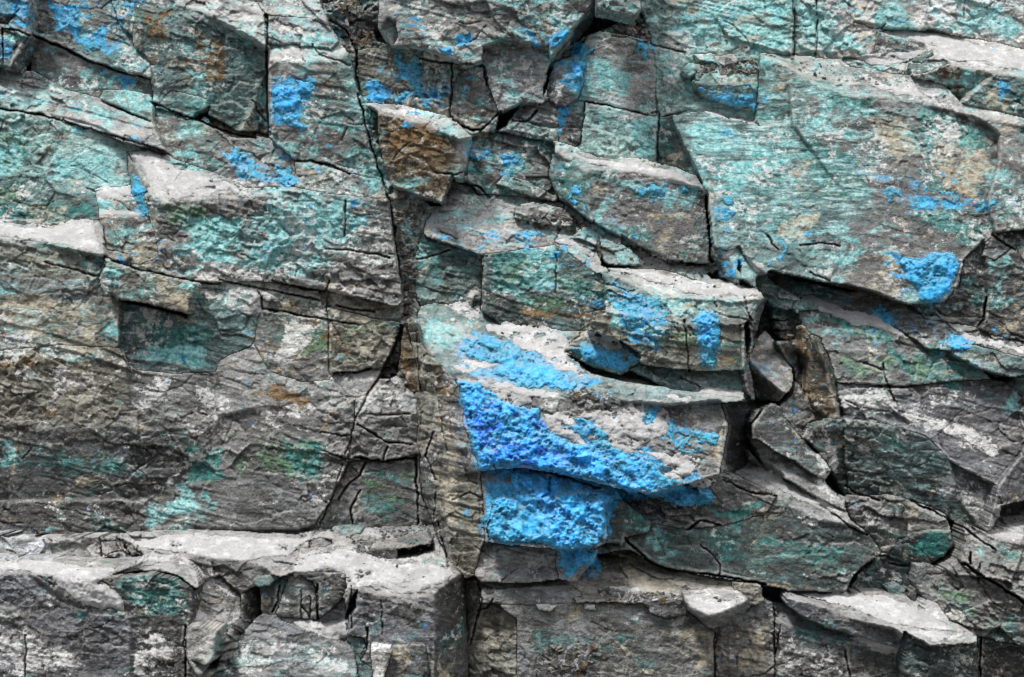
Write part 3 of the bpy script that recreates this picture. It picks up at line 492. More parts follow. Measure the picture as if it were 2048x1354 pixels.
# raised crusts of mineral grown on a block: (owner label, label, kind, thickness, cover 0..1, polygon)
CRU = [
 ('large block coated', 'vivid ultramarine crust on the sloping front', 'deep', .065, .95, "914,762 960,770 1010,800 1040,815 1078,820 1082,850 1110,872 1150,888 1190,895 1220,920 1240,950 1282,975 1270,988 1225,972 1160,952 1100,940 1040,928 962,938 945,880 925,820"),
 ('large block coated', 'sky blue crust on the upper ledge', 'blue', .04, .84, "925,700 945,675 985,672 1030,690 1070,718 1110,740 1150,770 1140,782 1090,775 1030,768 985,742 1010,726 950,718"),
 ('large block coated', 'blue tufts below the powder at the lower right', 'blue', .035, .9, "1130,850 1190,850 1200,870 1180,875 1240,900 1310,930 1340,960 1400,985 1420,990 1410,1008 1340,1002 1290,985 1240,940 1180,890"),
 ('lower blue crusted block', 'bright sky blue crust with torn edges', 'sky', .06, .93, "1026,945 1080,948 1110,956 1160,968 1212,985 1230,992 1208,1015 1220,1040 1206,1075 1190,1098 1130,1108 1090,1092 1060,1080 1010,1086 975,1078 970,1040 985,1000 1005,992 1030,1000 1020,970"),
 ('rounded lump half', 'bright blue coating on the upper part of the lump', 'sky', .04, .97, "1118,1098 1160,1092 1190,1112 1200,1130 1196,1145 1180,1130 1150,1136 1120,1130"),
 ('huge smooth teal', 'sky blue crust at the lower right corner', 'sky', .045, .92, "1798,522 1812,515 1835,525 1855,520 1865,505 1885,512 1915,508 1912,545 1900,575 1880,600 1862,612 1842,600 1835,580 1815,560"),
 ('huge smooth teal', 'blue freckles near the right end of the slab', 'blue', .02, .5, "1880,360 1930,370 1990,400 1995,428 1950,420 1900,400 1865,380"),
 ('tall grey block with a blue', 'branching bright blue crust', 'sky', .035, .9, "548,178 570,172 590,172 588,158 605,155 628,165 625,180 605,190 590,205 575,225 600,245 612,252 605,260 580,245 560,240 556,222 545,205 540,190"),
 ('central block with thick', 'blue crust column at the right of the front', 'blue', .035, .85, "1385,640 1400,622 1420,620 1432,635 1440,660 1438,690 1430,730 1415,735 1405,700 1390,680"),
 ('central block with thick', 'scattered blue crust at the upper left of the front', 'blue', .03, .6, "1210,565 1240,570 1270,590 1310,595 1340,625 1330,640 1280,630 1260,660 1240,620 1215,600"),
 ('fine grained grey', 'blue tufts under the powdered edge', 'blue', .03, .62, "1270,374 1300,376 1310,372 1350,370 1390,382 1395,412 1385,414 1380,390 1330,384 1305,392 1300,420 1282,424 1285,400 1268,385"),
 ('blue crusted shelf', 'teal blue crust over the slab edge', 'blue', .03, .85, "1140,698 1165,682 1200,696 1225,705 1250,700 1280,718 1262,732 1240,744 1200,732 1160,720"),
 ('long brown grey slab', 'blue crust speckles on the slab', 'blue', .025, .5, "1735,600 1780,612 1800,640 1830,650 1880,660 1900,668 1920,680 1915,700 1870,690 1830,668 1780,650 1750,625"),
 ('blue crusted ledgy', 'blue crust between the tan steps', 'blue', .03, .6, "735,170 755,160 780,190 800,205 830,200 850,215 885,218 880,200 850,190 840,160 800,130 790,110 840,100 860,140 870,160 850,165 820,150 790,205 740,195"),
 ('dark green ledge_placeholder', 'x', 'blue', .02, .5, "0,0 1,0 1,1"),
 ('blue dusted broken', 'blue dusting on the ledges', 'blue', .02, .5, "880,470 920,480 960,475 1000,480 1020,470 1060,455 1110,470 1150,520 1190,525 1120,545 1080,500 1000,490 930,500"),
 ('broad mottled block', 'blue frill at the lower right corner', 'sky', .04, .8, "1090,80 1110,72 1130,56 1140,62 1135,78 1115,92 1098,92"),
 ('blue flecked dark', 'blue crust patches on the left', 'blue', .025, .5, "935,300 960,290 990,300 1000,330 990,350 960,358 930,350"),
 ('sloping grey slab', 'blue diagonal streak', 'blue', .03, .62, "440,300 470,290 500,310 515,340 560,335 585,330 588,368 560,368 500,355 455,340"),
 ('blue and brown mottled', 'blue crust mottling', 'blue', .025, .5, "90,20 130,5 160,20 160,70 200,60 215,75 240,90 230,115 190,110 150,80 110,55"),
]
CRU += [
 ('large block coated', 'blue tufts showing through the powder smear', 'blue', .035, .8, "1150,840 1200,838 1215,868 1195,880 1165,872"),
 ('large block coated', 'small blue tufts right of the powder smear', 'blue', .03, .75, "1275,820 1310,818 1312,842 1285,846"),
 ('large block coated', 'blue tufts by the brown right end', 'blue', .03, .65, "1320,850 1345,840 1350,870 1400,860 1440,870 1430,900 1380,900 1340,890"),
 ('dark brown face', 'blue crust along the upper edge', 'blue', .035, .8, "1290,985 1330,975 1360,990 1420,985 1425,1008 1390,1014 1340,1004"),
 ('blue crusted ledgy', 'deep blue crust at the foot of the steps', 'sky', .03, .8, "735,172 752,160 770,180 790,200 780,208 745,200"),
 ('blue crusted ledgy', 'deep blue crust beside the brown panel', 'sky', .03, .85, "870,88 905,92 910,110 890,116 872,108"),
 ('block with a broad powdered', 'blue crust on the narrow left side', 'blue', .03, .85, "262,350 276,348 285,380 292,410 288,430 272,425 264,390"),
 ('round edged', 'blue crust in the hollow beside the stone', 'sky', .03, .9, "1140,128 1160,135 1168,160 1160,165 1150,140"),
 ('speckled grey and ochre', 'blue crust filling the hollow left of the face', 'sky', .04, .9, "1150,92 1180,84 1186,98 1172,110 1168,135 1150,120 1140,108"),
 ('speckled grey and ochre', 'blue patch at the upper right corner', 'blue', .02, .85, "1275,82 1300,84 1306,112 1292,116 1278,104"),
 ('narrow grey block between', 'blue crust in the seam', 'sky', .03, .85, "1116,212 1134,214 1136,232 1122,270 1112,276 1114,240"),
 ('bulging mint', 'dark blue speckled crust of the lower band', 'blue', .02, .7, "1390,175 1450,185 1512,190 1510,222 1460,215 1405,198"),
 ('huge smooth teal', 'blue patch near the lower left edge', 'blue', .02, .55, "1425,390 1465,395 1475,430 1450,445 1432,430"),
 ('huge smooth teal', 'blue patch low on the left of the slab', 'blue', .02, .5, "1530,470 1570,480 1580,520 1550,540 1530,520"),
 ('huge smooth teal', 'blue freckles in the middle of the slab', 'blue', .02, .4, "1720,360 1800,380 1820,430 1760,420"),
 ('dark block with a brown', 'blue stain on the right front', 'blue', .02, .6, "1995,158 2020,160 2018,190 2000,200"),
 ('blue flecked dark', 'blue crust at the right', 'blue', .025, .55, "990,310 1030,300 1050,330 1020,350 995,345"),
 ('green veined block', 'bright blue knot at the right end', 'sky', .03, .8, "1900,668 1930,665 1945,690 1925,706 1905,695"),
 ('teal stained stepped', 'blue wash', 'blue', .02, .45, "880,470 930,480 950,510 900,510 870,490"),
 ('fine grained grey', 'blue stain on the left side face', 'blue', .02, .5, "1130,360 1165,370 1180,440 1160,430 1135,395"),
]
CRU = [c for c in CRU if 'placeholder' not in c[0]]
# stains, some dark ones shade put into the colour: (channel, weight, softness px, polygon)   channels: blue deep teal mint rust white green dark
MI = []
def S(ch, w, soft, *polys):
    for p in polys: MI.append((ch, w, soft, P(p)))
S('blue', .60, 14, "-200,0 60,0 55,60 20,120 -200,120", "90,0 160,20 160,75 210,50 215,85 240,95 230,120 150,90 110,50", "540,150 640,150 620,200 600,260 545,250", "1088,70 1140,55 1130,90 1080,100 1030,50 1026,35")
S('blue', .85, 22, "920,800 1070,830 1150,890 1290,980 1260,1000 950,950", "920,690 960,670 1100,720 1170,780 1100,785 920,720", "970,960 1240,990 1220,1070 1150,1100 970,1085", "1790,510 1920,505 1900,580 1860,615 1815,570","545,165 630,150 610,200 590,240 545,220")
S('blue', .42, 18, "125,110 250,125 300,160 240,175 130,130", "720,150 800,100 860,140 920,160 900,220 740,205", "770,20 860,30 890,100 860,115 790,80","880,85 930,60 960,70 920,105",
  "925,290 1010,300 1020,350 930,360","860,440 960,470 1050,460 1180,530 1160,560 1050,500 870,510","430,290 510,300 590,330 590,370 480,360", "640,270 680,280 675,330 630,320",
  "1205,560 1260,570 1340,620 1320,660 1250,650","1600,590 1720,590 1960,690 1900,720 1750,650","1700,330 1900,340 2000,400 2000,430 1850,420 1740,380","1255,75 1310,90 1308,120 1280,115","1660,20 1760,20 1900,60 1870,60 1800,50","1820,10 1900,10 1910,60 1850,60",
  "1390,165 1514,185 1510,222 1420,205","1425,385 1500,400 1480,450 1440,440","1180,170 1200,110 1170,90 1140,130","1085,205 1130,215 1125,270 1112,280","1540,460 1580,490 1570,520 1530,500","1840,660 1880,650 1960,690 1930,720 1860,700",
  "905,1040 940,1010 935,1000 960,1060","985,1090 1040,1130 1000,1130")
S('blue', .3, 20, "1100,300 1150,340 1160,420 1120,400","1030,370 1100,390 1070,400","830,480 960,480 940,570 840,560","1230,630 1330,640 1400,700 1330,740 1250,690","470,740 520,760 500,800 470,800","1290,800 1400,830 1440,900 1380,960 1300,920","860,860 900,900 890,960 860,930","1000,1210 1030,1300 1020,1354 1000,1354","255,350 275,340 290,420 270,420","960,1180 1100,1175 1090,1200 960,1200","1020,120 1060,110 1080,130","1290,370 1400,380 1390,400 1300,400","1130,900 1250,940 1200,970 1100,950","1700,610 1800,650 1790,680 1700,645")
S('deep', .8, 14, "920,790 1000,800 1010,860 960,900 940,860","960,860 1060,880 1150,910 1140,940 980,925")
S('deep', .5, 20, "925,770 1080,820 1150,890 1270,970 1040,930 960,930","800,200 840,190 830,210","740,165 780,190 770,200","840,130 865,150 850,165","1920,390 1960,400 1950,420","445,300 470,320 460,330","1850,650 1870,660","1090,640 1120,650")
S('teal', .75, 22, "1590,260 1700,300 1760,380 1740,420 1640,400 1600,330","1820,200 1990,260 1980,300 1900,300 1850,270","1620,150 1760,190 1750,240 1640,220","1800,420 1990,450 1940,500 1900,470","300,650 410,650 400,745 310,740","370,920 445,890 445,960 380,965","560,870 650,880 640,960 560,950","1770,690 1980,740 1900,780 1800,760","-200,400 200,400 190,440 -200,440","330,200 400,200 410,230 340,225","150,1220 250,1215 250,1245 140,1240","980,500 1100,500 1100,590 980,580","1560,540 1700,570 1660,600 1560,570","1360,30 1420,40 1400,60","1150,560 1220,560 1210,600 1150,600")
S('teal', .45, 30, "350,30 534,110 500,200 440,120","1350,240 1580,260 1650,380 1640,540 1480,500 1420,400","700,410 790,420 780,480 690,460","840,500 960,520 950,620 860,600","1450,1060 1740,1070 1700,1160 1500,1150 1330,1110","1780,860 1900,930 1890,960 1760,900","1750,1050 1900,1060 1880,1130 1780,1110","20,640 240,650 240,700 20,690","200,1140 380,1150 370,1230 260,1230","-200,900 250,900 300,960 100,970","700,930 830,940 820,1040 720,1040","1010,1240 1200,1260 1300,1240 1400,1320 1300,1354 1100,1330","420,1270 520,1290 500,1354 430,1354","1570,1210 1700,1250 1720,1300 1600,1300","900,150 1000,170 980,240 900,240","1180,210 1310,240 1300,320 1190,300","780,1250 900,1270 860,1300 780,1290","1860,1150 2048,1220 2040,1290 1900,1240","560,120 660,150 640,260 560,240","1400,600 1500,600 1480,640 1420,640","1220,80 1310,100 1300,200 1190,190","0,150 300,220 300,280 100,220","1110,330 1180,350 1180,430 1120,390","1215,460 1290,500 1280,530 1210,510","1290,500 1420,480 1420,520 1330,515","1940,1080 2048,1100 2048,1180 1960,1130","1640,620 1800,660 1840,700 1660,700")
S('mint', .8, 18, "1460,60 1590,90 1580,110 1500,110 1440,70","1540,10 1590,20 1560,60 1540,50","320,490 480,470 440,530 340,530","1270,275 1320,270 1310,320 1275,310","680,150 700,200 750,290 715,200","400,420 500,440 470,480 380,470","1650,60 1720,60 1720,100 1640,110","1040,500 1110,480 1120,520 1060,530")
S('mint', .55, 34, "-200,260 200,300 260,360 200,370 -200,350","1310,20 1590,10 1580,110 1320,100","1590,0 1690,30 1700,110 1600,110","1760,0 1900,10 2048,20 2048,90 1950,70 1800,30","0,160 300,250 260,280 0,200","520,350 700,400 780,480 600,560 540,540","330,420 560,420 640,560 400,540","560,0 720,90 640,110","75,690 240,690 200,730 80,730","240,700 330,680 420,750 300,740","1370,230 1550,270 1500,330 1420,320","780,210 900,235 930,280 850,240","1090,20 1190,30 1150,60","830,650 960,640 940,700 860,700","100,120 300,170 290,200 130,150","1420,100 1520,140 1500,180 1400,150","1180,90 1300,110 1260,200 1180,180","1330,960 1440,950 1430,1000 1340,1000","1480,500 1510,560 1490,540","1240,1140 1300,1120 1240,1170","1200,600 1330,640 1320,720 1230,680","870,410 1000,400 1090,450 930,460","1690,180 1760,200 1740,260 1690,240","300,1000 420,960 440,1020 290,1060","0,880 80,890 70,930 0,930","1590,620 1660,640 1700,690 1640,690")
S('rust', .85, 12, "765,235 860,250 900,290 870,320 780,300","290,20 320,15 330,60 290,90","400,100 445,110 450,160 400,150","650,550 700,555 770,580 765,595 700,575","500,780 560,775 620,800 610,820 540,800 500,800","800,670 820,700 830,780 815,770","0,715 60,705 130,720 60,740 -200,740","1655,745 1680,810 1670,815","1590,1165 1640,1170 1640,1180 1480,1165")
S('rust', .5, 24, "755,225 915,290 900,380 780,350","340,100 470,130 440,180 360,170","300,60 340,130 310,150","900,60 950,90 900,130 850,110","850,780 900,760 920,810 880,830","1230,70 1300,80 1300,130","470,200 520,250 470,250","640,800 680,830 650,870","1000,600 1180,610 1180,640 1000,640","430,860 450,900 430,900","1430,700 1480,700 1470,740 1430,740","1880,140 1960,140 1920,200","700,590 780,600 780,640 700,640","1400,900 1440,880 1440,950","1590,760 1660,780 1650,810 1600,800","960,1250 1000,1240","640,1160 690,1165 680,1180 640,1180","1280,640 1400,650 1390,680 1290,690")
S('rust', .3, 30, "520,560 800,600 790,760 660,740 530,680","0,560 200,560 200,620 0,620","-200,740 260,740 240,840 -200,830","1250,1130 1470,1160 1400,1190 1250,1170","1050,1300 1180,1290 1180,1350 1060,1350")
S('streak', 1, 40, "1360,240 1560,120 1700,160 1850,230 1800,330 1740,420 1640,500 1500,480 1420,380")
S('streak', .6, 50, "440,1260 700,1290 720,1354 440,1354", "0,480 200,560 240,640 0,690", "1690,840 1900,940 1950,1040 1800,1000", "960,500 1200,560 1190,600 980,560", "1500,800 1640,950 1500,860")
S('bare', .9, 12, "1755,245 1790,300 1760,330 1720,300", "1660,350 1720,360 1700,400 1610,380", "1800,290 1900,300 1860,360 1810,350","1600,420 1640,425 1620,470 1570,460","1700,430 1800,420 1780,520 1680,490")
S('cream', .8, 14, "1730,240 1800,230 1830,290 1790,320","1860,310 1990,330 1960,400 1880,380","1560,430 1640,425 1610,500 1550,470","1700,0 1760,10 1750,80 1690,60","1400,40 1520,70 1500,100 1380,60","1760,80 1700,110 1640,110")
S('green', .9, 30, "-200,265 50,270 70,330 -200,335")
S('green', .75, 16, "320,410 360,405 430,410 420,460 380,450 330,450","1100,640 1060,620 1100,610","1880,1180 1940,1180 1940,1210 1890,1210")
S('green', .5, 26, "-200,270 60,270 70,330 -200,330","400,650 500,650 470,720 400,720","780,30 860,60 850,110 790,90","1040,580 1150,590 1150,640 1040,630","560,640 780,650 700,720 560,720","210,700 245,705 240,730","950,1010 930,1080 950,1100","460,860 640,880 600,960 470,960","1310,650 1480,650 1460,690 1310,690")
S('white', .8, 10, "270,745 350,750 330,800 290,830 255,780","100,735 150,740 130,780 100,770","20,740 60,720 60,770 30,780","380,500 560,560 520,640 390,590","510,815 620,820 600,840 500,835","640,490 800,480 800,540 700,520","1650,0 1760,10 1740,70 1700,60","170,830 200,840 195,870","320,510 400,490 410,540 340,540","580,640 640,650 570,750 550,720","1900,960 1990,990 1970,1030 1920,1000","740,1285 780,1290 765,1340","100,775 115,770 110,810 95,810","245,140 262,140 258,152","190,1340 50,1340 40,1250 60,1260")
S('white', .5, 26, "0,680 240,680 400,760 200,800 0,760","540,440 800,420 800,600 560,560","1380,40 1560,70 1560,120 1400,110","1800,880 1980,960 1960,1040 1850,980","1800,810 1900,830 1980,900 1860,870","-200,1230 60,1230 60,1354 -200,1354","260,1250 370,1250 360,1330 270,1320","700,760 830,790 820,830 720,820","980,80 1090,110 1070,190 990,150","380,800 480,830 450,900 400,870","630,900 700,930 640,1050 620,1000","1020,1090 1110,1100 1060,1130 990,1110","1560,1260 1700,1290 1690,1354 1560,1354","450,1260 700,1300 600,1340 470,1290","500,810 700,810 690,870 520,860","760,1000 830,960 830,990","0,150 130,200 50,210 0,190","640,0 700,60 660,50","1700,780 1900,800 1880,850 1720,820","1900,300 2030,330 1980,380 1920,350","580,0 640,20 620,30")
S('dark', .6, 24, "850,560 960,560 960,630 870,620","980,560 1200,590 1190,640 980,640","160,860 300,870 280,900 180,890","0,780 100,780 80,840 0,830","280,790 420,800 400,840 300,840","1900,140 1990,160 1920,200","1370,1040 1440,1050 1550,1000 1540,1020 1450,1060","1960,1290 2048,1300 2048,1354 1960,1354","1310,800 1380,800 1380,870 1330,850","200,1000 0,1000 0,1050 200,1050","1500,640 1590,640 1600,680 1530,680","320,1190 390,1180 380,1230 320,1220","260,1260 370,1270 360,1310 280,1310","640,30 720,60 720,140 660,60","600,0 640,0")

S('cream', .8, 12, "600,640 625,650 600,720 575,740","650,560 690,590 680,630 660,640","310,545 385,565 372,622 320,600","560,600 580,600 575,650 560,640","1220,600 1250,620 1245,690 1225,660","1265,640 1300,645 1290,700 1270,690","1420,880 1450,850 1455,940 1420,940","1240,1140 1400,1150 1330,1190 1240,1170","845,690 870,700 880,760 860,740","880,950 930,960 920,1020 880,1000","450,560 480,565 465,620 450,610","1330,590 1400,600 1390,630 1330,620")
S('cream', .5, 20, "860,780 930,900 940,1100 880,1040 850,900","960,1180 1030,1240 1000,1354 940,1354","0,580 200,600 200,700 0,690","1300,1240 1540,1260 1500,1354 1320,1330","1850,240 1990,300 1980,400 1900,380 1860,330","690,620 800,640 790,700 700,720","120,500 210,520 190,560 120,550","1430,1270 1550,1290 1540,1354 1440,1354","200,430 310,440 310,510 220,510")
S('white', .7, 9, "265,752 340,756 335,800 290,825 262,800","0,1245 48,1252 48,1354 0,1354","1650,840 1680,900 1672,960 1652,930","1690,855 1770,925 1750,938 1700,895","1560,1125 1640,1168 1600,1145","385,770 470,800 460,830 400,810","330,860 420,850 400,870","300,980 440,860 445,880 330,985","1690,1010 1760,1020 1740,1060","270,1300 370,1290 360,1354 270,1354","560,1270 700,1330 690,1345 560,1290","1060,1100 1110,1110 1100,1130 1050,1130","985,1090 1050,1090 1040,1110 980,1110","800,1100 880,1110 870,1120","1330,1240 1370,1230 1350,1300","1130,150 1160,160 1140,190","560,10 600,20 590,40","540,40 650,60 640,80 540,60","1460,400 1560,440 1600,470 1500,430","1380,300 1480,330 1560,380 1420,350","1560,300 1600,330 1580,370","1640,260 1700,250 1660,330","1100,820 1200,815 1190,830 1110,835")
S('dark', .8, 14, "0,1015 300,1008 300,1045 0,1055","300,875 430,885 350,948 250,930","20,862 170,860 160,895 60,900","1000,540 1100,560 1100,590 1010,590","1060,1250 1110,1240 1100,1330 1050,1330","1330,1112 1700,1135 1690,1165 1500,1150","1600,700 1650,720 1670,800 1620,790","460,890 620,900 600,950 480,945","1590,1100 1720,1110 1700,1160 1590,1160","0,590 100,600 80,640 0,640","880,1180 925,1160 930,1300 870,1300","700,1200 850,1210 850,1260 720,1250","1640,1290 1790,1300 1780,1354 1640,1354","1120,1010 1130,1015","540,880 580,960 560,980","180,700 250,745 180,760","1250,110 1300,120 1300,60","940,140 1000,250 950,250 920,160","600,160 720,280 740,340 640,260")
S('bare', .95, 14, "1700,430 1790,425 1830,520 1790,600 1700,560 1660,520","120,150 300,200 260,150 100,100","640,150 740,300 700,340 600,250","940,280 1100,300 1090,390 1000,380","1190,370 1400,390 1410,510 1250,470","920,140 960,140 990,250 920,240","-200,500 200,560 200,620 -200,600")
S('teal', .9, 12, "380,930 445,895 445,955 370,970","330,650 420,655 400,700 330,700","640,760 660,760 655,800")
S('rust', .7, 14, "285,15 345,20 340,90 300,80","380,60 460,80 440,150 400,140","290,60 320,140 300,150","350,130 400,170 380,180","1010,610 1180,620 1180,640 1000,635","1880,128 1985,150 1930,195 1890,170","640,800 690,810 650,880 640,850")

S('mint', .5, 30, "1300,0 1588,0 1588,112 1310,110","560,10 720,110 760,290 690,200 640,60","840,0 1180,20 1120,60 860,60","780,20 960,80 900,120 780,100","0,0 60,0 30,110 0,110","70,20 250,60 280,120 180,110","1320,120 1400,110 1400,210 1320,215","430,650 500,680 420,740 380,700","1900,740 2048,780 2048,840 1900,800","1940,1090 2000,1100 1980,1150","1100,460 1200,490 1190,540 1110,520","1220,560 1500,580 1480,640 1250,630","1960,640 2048,690 2048,720","1595,615 1700,650 1690,690 1610,650","1340,240 1570,250 1600,330 1480,380 1380,330","1640,170 1760,190 1700,300 1600,250","1700,320 1760,400 1740,440","1820,400 1990,440 1900,470 1800,440")
S('mint', .75, 22, "1588,0 1690,20 1690,100 1590,110","1760,10 1860,70 1740,60","1900,0 2048,0 2048,90 1930,70","1400,50 1580,100 1540,110 1400,90","1470,0 1588,0 1588,50")
S('white', .6, 14, "1640,0 1760,20 1720,70 1650,50","1860,0 1960,10 1920,50","1330,60 1450,100 1430,130 1330,110","1590,70 1650,110 1600,110")
S('rust', .28, 30, "-200,460 210,520 200,690 -200,700","440,570 800,620 780,750 520,740","840,600 1000,560 1190,600 1180,650 960,640","800,650 900,700 940,900 860,1000 830,800","1270,640 1480,660 1480,740 1280,730","780,60 920,60 920,130 800,110","1200,70 1310,120 1300,200 1200,180","0,700 260,740 250,860 0,840")
S('green', .45, 30, "320,420 500,420 560,540 400,540","-200,340 180,370 180,420 -200,420","1600,680 1960,720 1900,780 1650,760","1830,200 1990,260 1970,320 1850,280","730,930 830,930 820,1030 720,1030","970,490 1180,530 1180,590 980,570","1860,1160 2048,1210 2000,1270 1900,1230","380,1200 400,1250")

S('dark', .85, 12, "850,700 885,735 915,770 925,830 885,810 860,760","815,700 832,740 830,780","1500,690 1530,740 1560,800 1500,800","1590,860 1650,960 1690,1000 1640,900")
S('rust', .6, 14, "845,690 880,730 900,800 870,790","800,650 830,700 835,800 812,770")
S('blue', .7, 16, "1100,840 1300,900 1430,960 1420,1010 1290,1000 1150,900","1225,560 1300,600 1340,650 1250,660","1380,630 1440,640 1435,740 1400,735","440,290 510,300 520,345 590,340 590,372 470,360","900,690 950,660 1160,720 1200,770 1060,785 920,750","1110,1090 1200,1095 1205,1145 1130,1150")

S('green', .8, 18, "320,410 360,405 430,410 420,450 380,450 330,445","-200,275 50,280 60,320 -200,325")
S('white', .75, 10, "1800,815 1960,860 2010,900 1980,920 1880,870 1800,840","1905,975 1975,995 1960,1035 1915,1010","1670,790 1780,790 1830,830 1700,830","1575,860 1590,870","1620,900 1640,980 1660,985 1650,900")
S('teal', .8, 14, "1640,620 1760,650 1800,690 1700,680","1860,690 1950,730 1900,750 1840,720","1400,1020 1540,1000 1480,1050","1850,1060 1905,1060 1890,1115 1800,1110")

S('mint', .6, 16, "540,100 560,90 660,100 640,120","1690,120 1750,118 1800,140 1740,142","330,470 480,500 560,500 540,540 340,520","845,640 960,640 930,670 850,680","240,690 400,690 440,740 300,730","1580,10 1588,110 1550,110")
S('blue', .5, 18, "1720,340 1850,360 1900,420 1800,430","1620,420 1640,500 1580,500","1880,20 1840,60 1800,30","60,10 60,100 20,110","1000,90 1090,110 1060,130","830,30 880,60 870,110 820,80","1960,640 2048,680 2048,700","900,470 1000,480 980,500","1160,1000 1230,1010 1210,1060")

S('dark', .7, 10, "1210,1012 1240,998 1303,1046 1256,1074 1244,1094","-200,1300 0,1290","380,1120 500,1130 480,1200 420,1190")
S('rust', .75, 12, "765,235 860,250 905,290 870,320 790,300","285,15 345,20 340,80 300,80","650,552 700,557 770,582 765,597 700,577","500,782 560,777 620,802 610,818 540,802","0,715 60,705 130,720 60,738")
S('green', .7, 16, "330,412 420,412 410,455 335,450","1470,655 1310,655 1320,680 1460,680")
# ---------------------------------------------------------------- noise and polygon tools
rng = np.random.RandomState(7)
_G = rng.rand(256, 256)*2*np.pi; _GX, _GY = np.cos(_G), np.sin(_G)
def gnoise(x, y):
    xi = np.floor(x).astype(int); yi = np.floor(y).astype(int); fx = x-xi; fy = y-yi
    sx = fx*fx*fx*(fx*(fx*6-15)+10); sy = fy*fy*fy*(fy*(fy*6-15)+10)
    def g(i, j):
        a = (xi+i) & 255; b = (yi+j) & 255
        return _GX[b, a]*(fx-i)+_GY[b, a]*(fy-j)
    n0 = g(0, 0)*(1-sx)+g(1, 0)*sx; n1 = g(0, 1)*(1-sx)+g(1, 1)*sx
    return (n0*(1-sy)+n1*sy)*1.5
def fbm(x, y, wl, octs, gain=.5, seed=0, ridge=False):
    out = 0; a = 1.0; t = 0
    for k in range(octs):
        n = gnoise(x/wl+seed*17.3+k*31.7, y/wl+seed*9.1+k*11.9)
        if ridge: n = 1-2*np.abs(n)
        out = out+a*n; t += a; a *= gain; wl /= 2.0
    return out/t
_H = rng.rand(5, 512, 512)
def chips(x, y, size, seed):
    """angular fracture cells: returns (tilt x, tilt y, local x, local y, random, edge distance)"""
    x = x/size+seed*13.7; y = y/size+seed*7.3
    xi = np.floor(x).astype(int); yi = np.floor(y).astype(int)
    d1 = np.full(x.shape, 9.); d2 = np.full(x.shape, 9.); best = np.zeros((2,)+x.shape, int); bl = np.zeros((2,)+x.shape)
    for j in (-1, 0, 1):
        for i in (-1, 0, 1):
            a = (xi+i) & 511; b = (yi+j) & 511
            dx = x-(xi+i+_H[0, b, a]); dy = y-(yi+j+_H[1, b, a]); d = np.hypot(dx, dy)
            m = d < d1; d2 = np.where(m, d1, np.minimum(d2, d)); d1 = np.where(m, d, d1)
            best[0] = np.where(m, a, best[0]); best[1] = np.where(m, b, best[1]); bl[0] = np.where(m, dx, bl[0]); bl[1] = np.where(m, dy, bl[1])
    r = [_H[k, best[1], best[0]] for k in (2, 3, 4)]
    return (r[0]-.5)*2, (r[1]-.5)*2, bl[0]*size, bl[1]*size, r[2], (d2-d1)*size
def smooth(x): x = np.clip(x, 0, 1); return x*x*(3-2*x)
def blur(a, k, it=1):
    for _ in range(it):
        for ax in (0, 1):
            pad = [(0, 0), (0, 0)]; pad[ax] = (k+1, k); c = np.cumsum(np.pad(a, pad, mode='edge'), ax)
            n_ = a.shape[ax]; a = (np.take(c, np.arange(2*k+1, 2*k+1+n_), ax)-np.take(c, np.arange(0, n_), ax))/(2*k+1)
    return a
def inside(p, x, y):
    c = np.zeros(x.shape, bool); n = len(p)
    for i in range(n):
        x0, y0 = p[i]; x1, y1 = p[(i+1) % n]
        if y0 == y1: continue
        c ^= ((y0 > y) != (y1 > y)) & (x < (x1-x0)*(y-y0)/(y1-y0)+x0)
    return c
def segdist(p, x, y, closed=True):
    d = np.full(x.shape, 1e9); n = len(p)
    for i in range(n if closed else n-1):
        a = p[i]; b = p[(i+1) % n]; ab = b-a; L = max((ab**2).sum(), 1e-9)
        t = np.clip(((x-a[0])*ab[0]+(y-a[1])*ab[1])/L, 0, 1)
        d = np.minimum(d, (x-a[0]-t*ab[0])**2+(y-a[1]-t*ab[1])**2)
    return np.sqrt(d)
def pieces(lab):
    """4-connected pieces of equal label (label<0 ignored): piece id per cell, sizes, label per piece"""
    h, w = lab.shape; par = []; runs = []; prev = []
    def find(a):
        while par[a] != a: par[a] = par[par[a]]; a = par[a]
        return a
    for j in range(h):
        r = lab[j]; cut = np.concatenate([[0], np.flatnonzero(np.diff(r))+1, [w]]); cur = []
        for a, c in zip(cut[:-1], cut[1:]):
            if r[a] >= 0: par.append(len(par)); cur.append((a, c, r[a], len(par)-1)); runs.append((j, a, c, r[a]))
        i = 0
        for a, c, l, k in cur:
            while i < len(prev) and prev[i][1] <= a: i += 1
            q = i
            while q < len(prev) and prev[q][0] < c:
                if prev[q][2] == l:
                    x, y = find(prev[q][3]), find(k)
                    if x != y: par[y] = x
                q += 1
        prev = cur
    out = np.full(lab.shape, -1); size = {}; lb = {}
    for k, (j, a, c, l) in enumerate(runs):
        f = find(k); out[j, a:c] = f; size[f] = size.get(f, 0)+c-a; lb[f] = l
    return out, size, lb
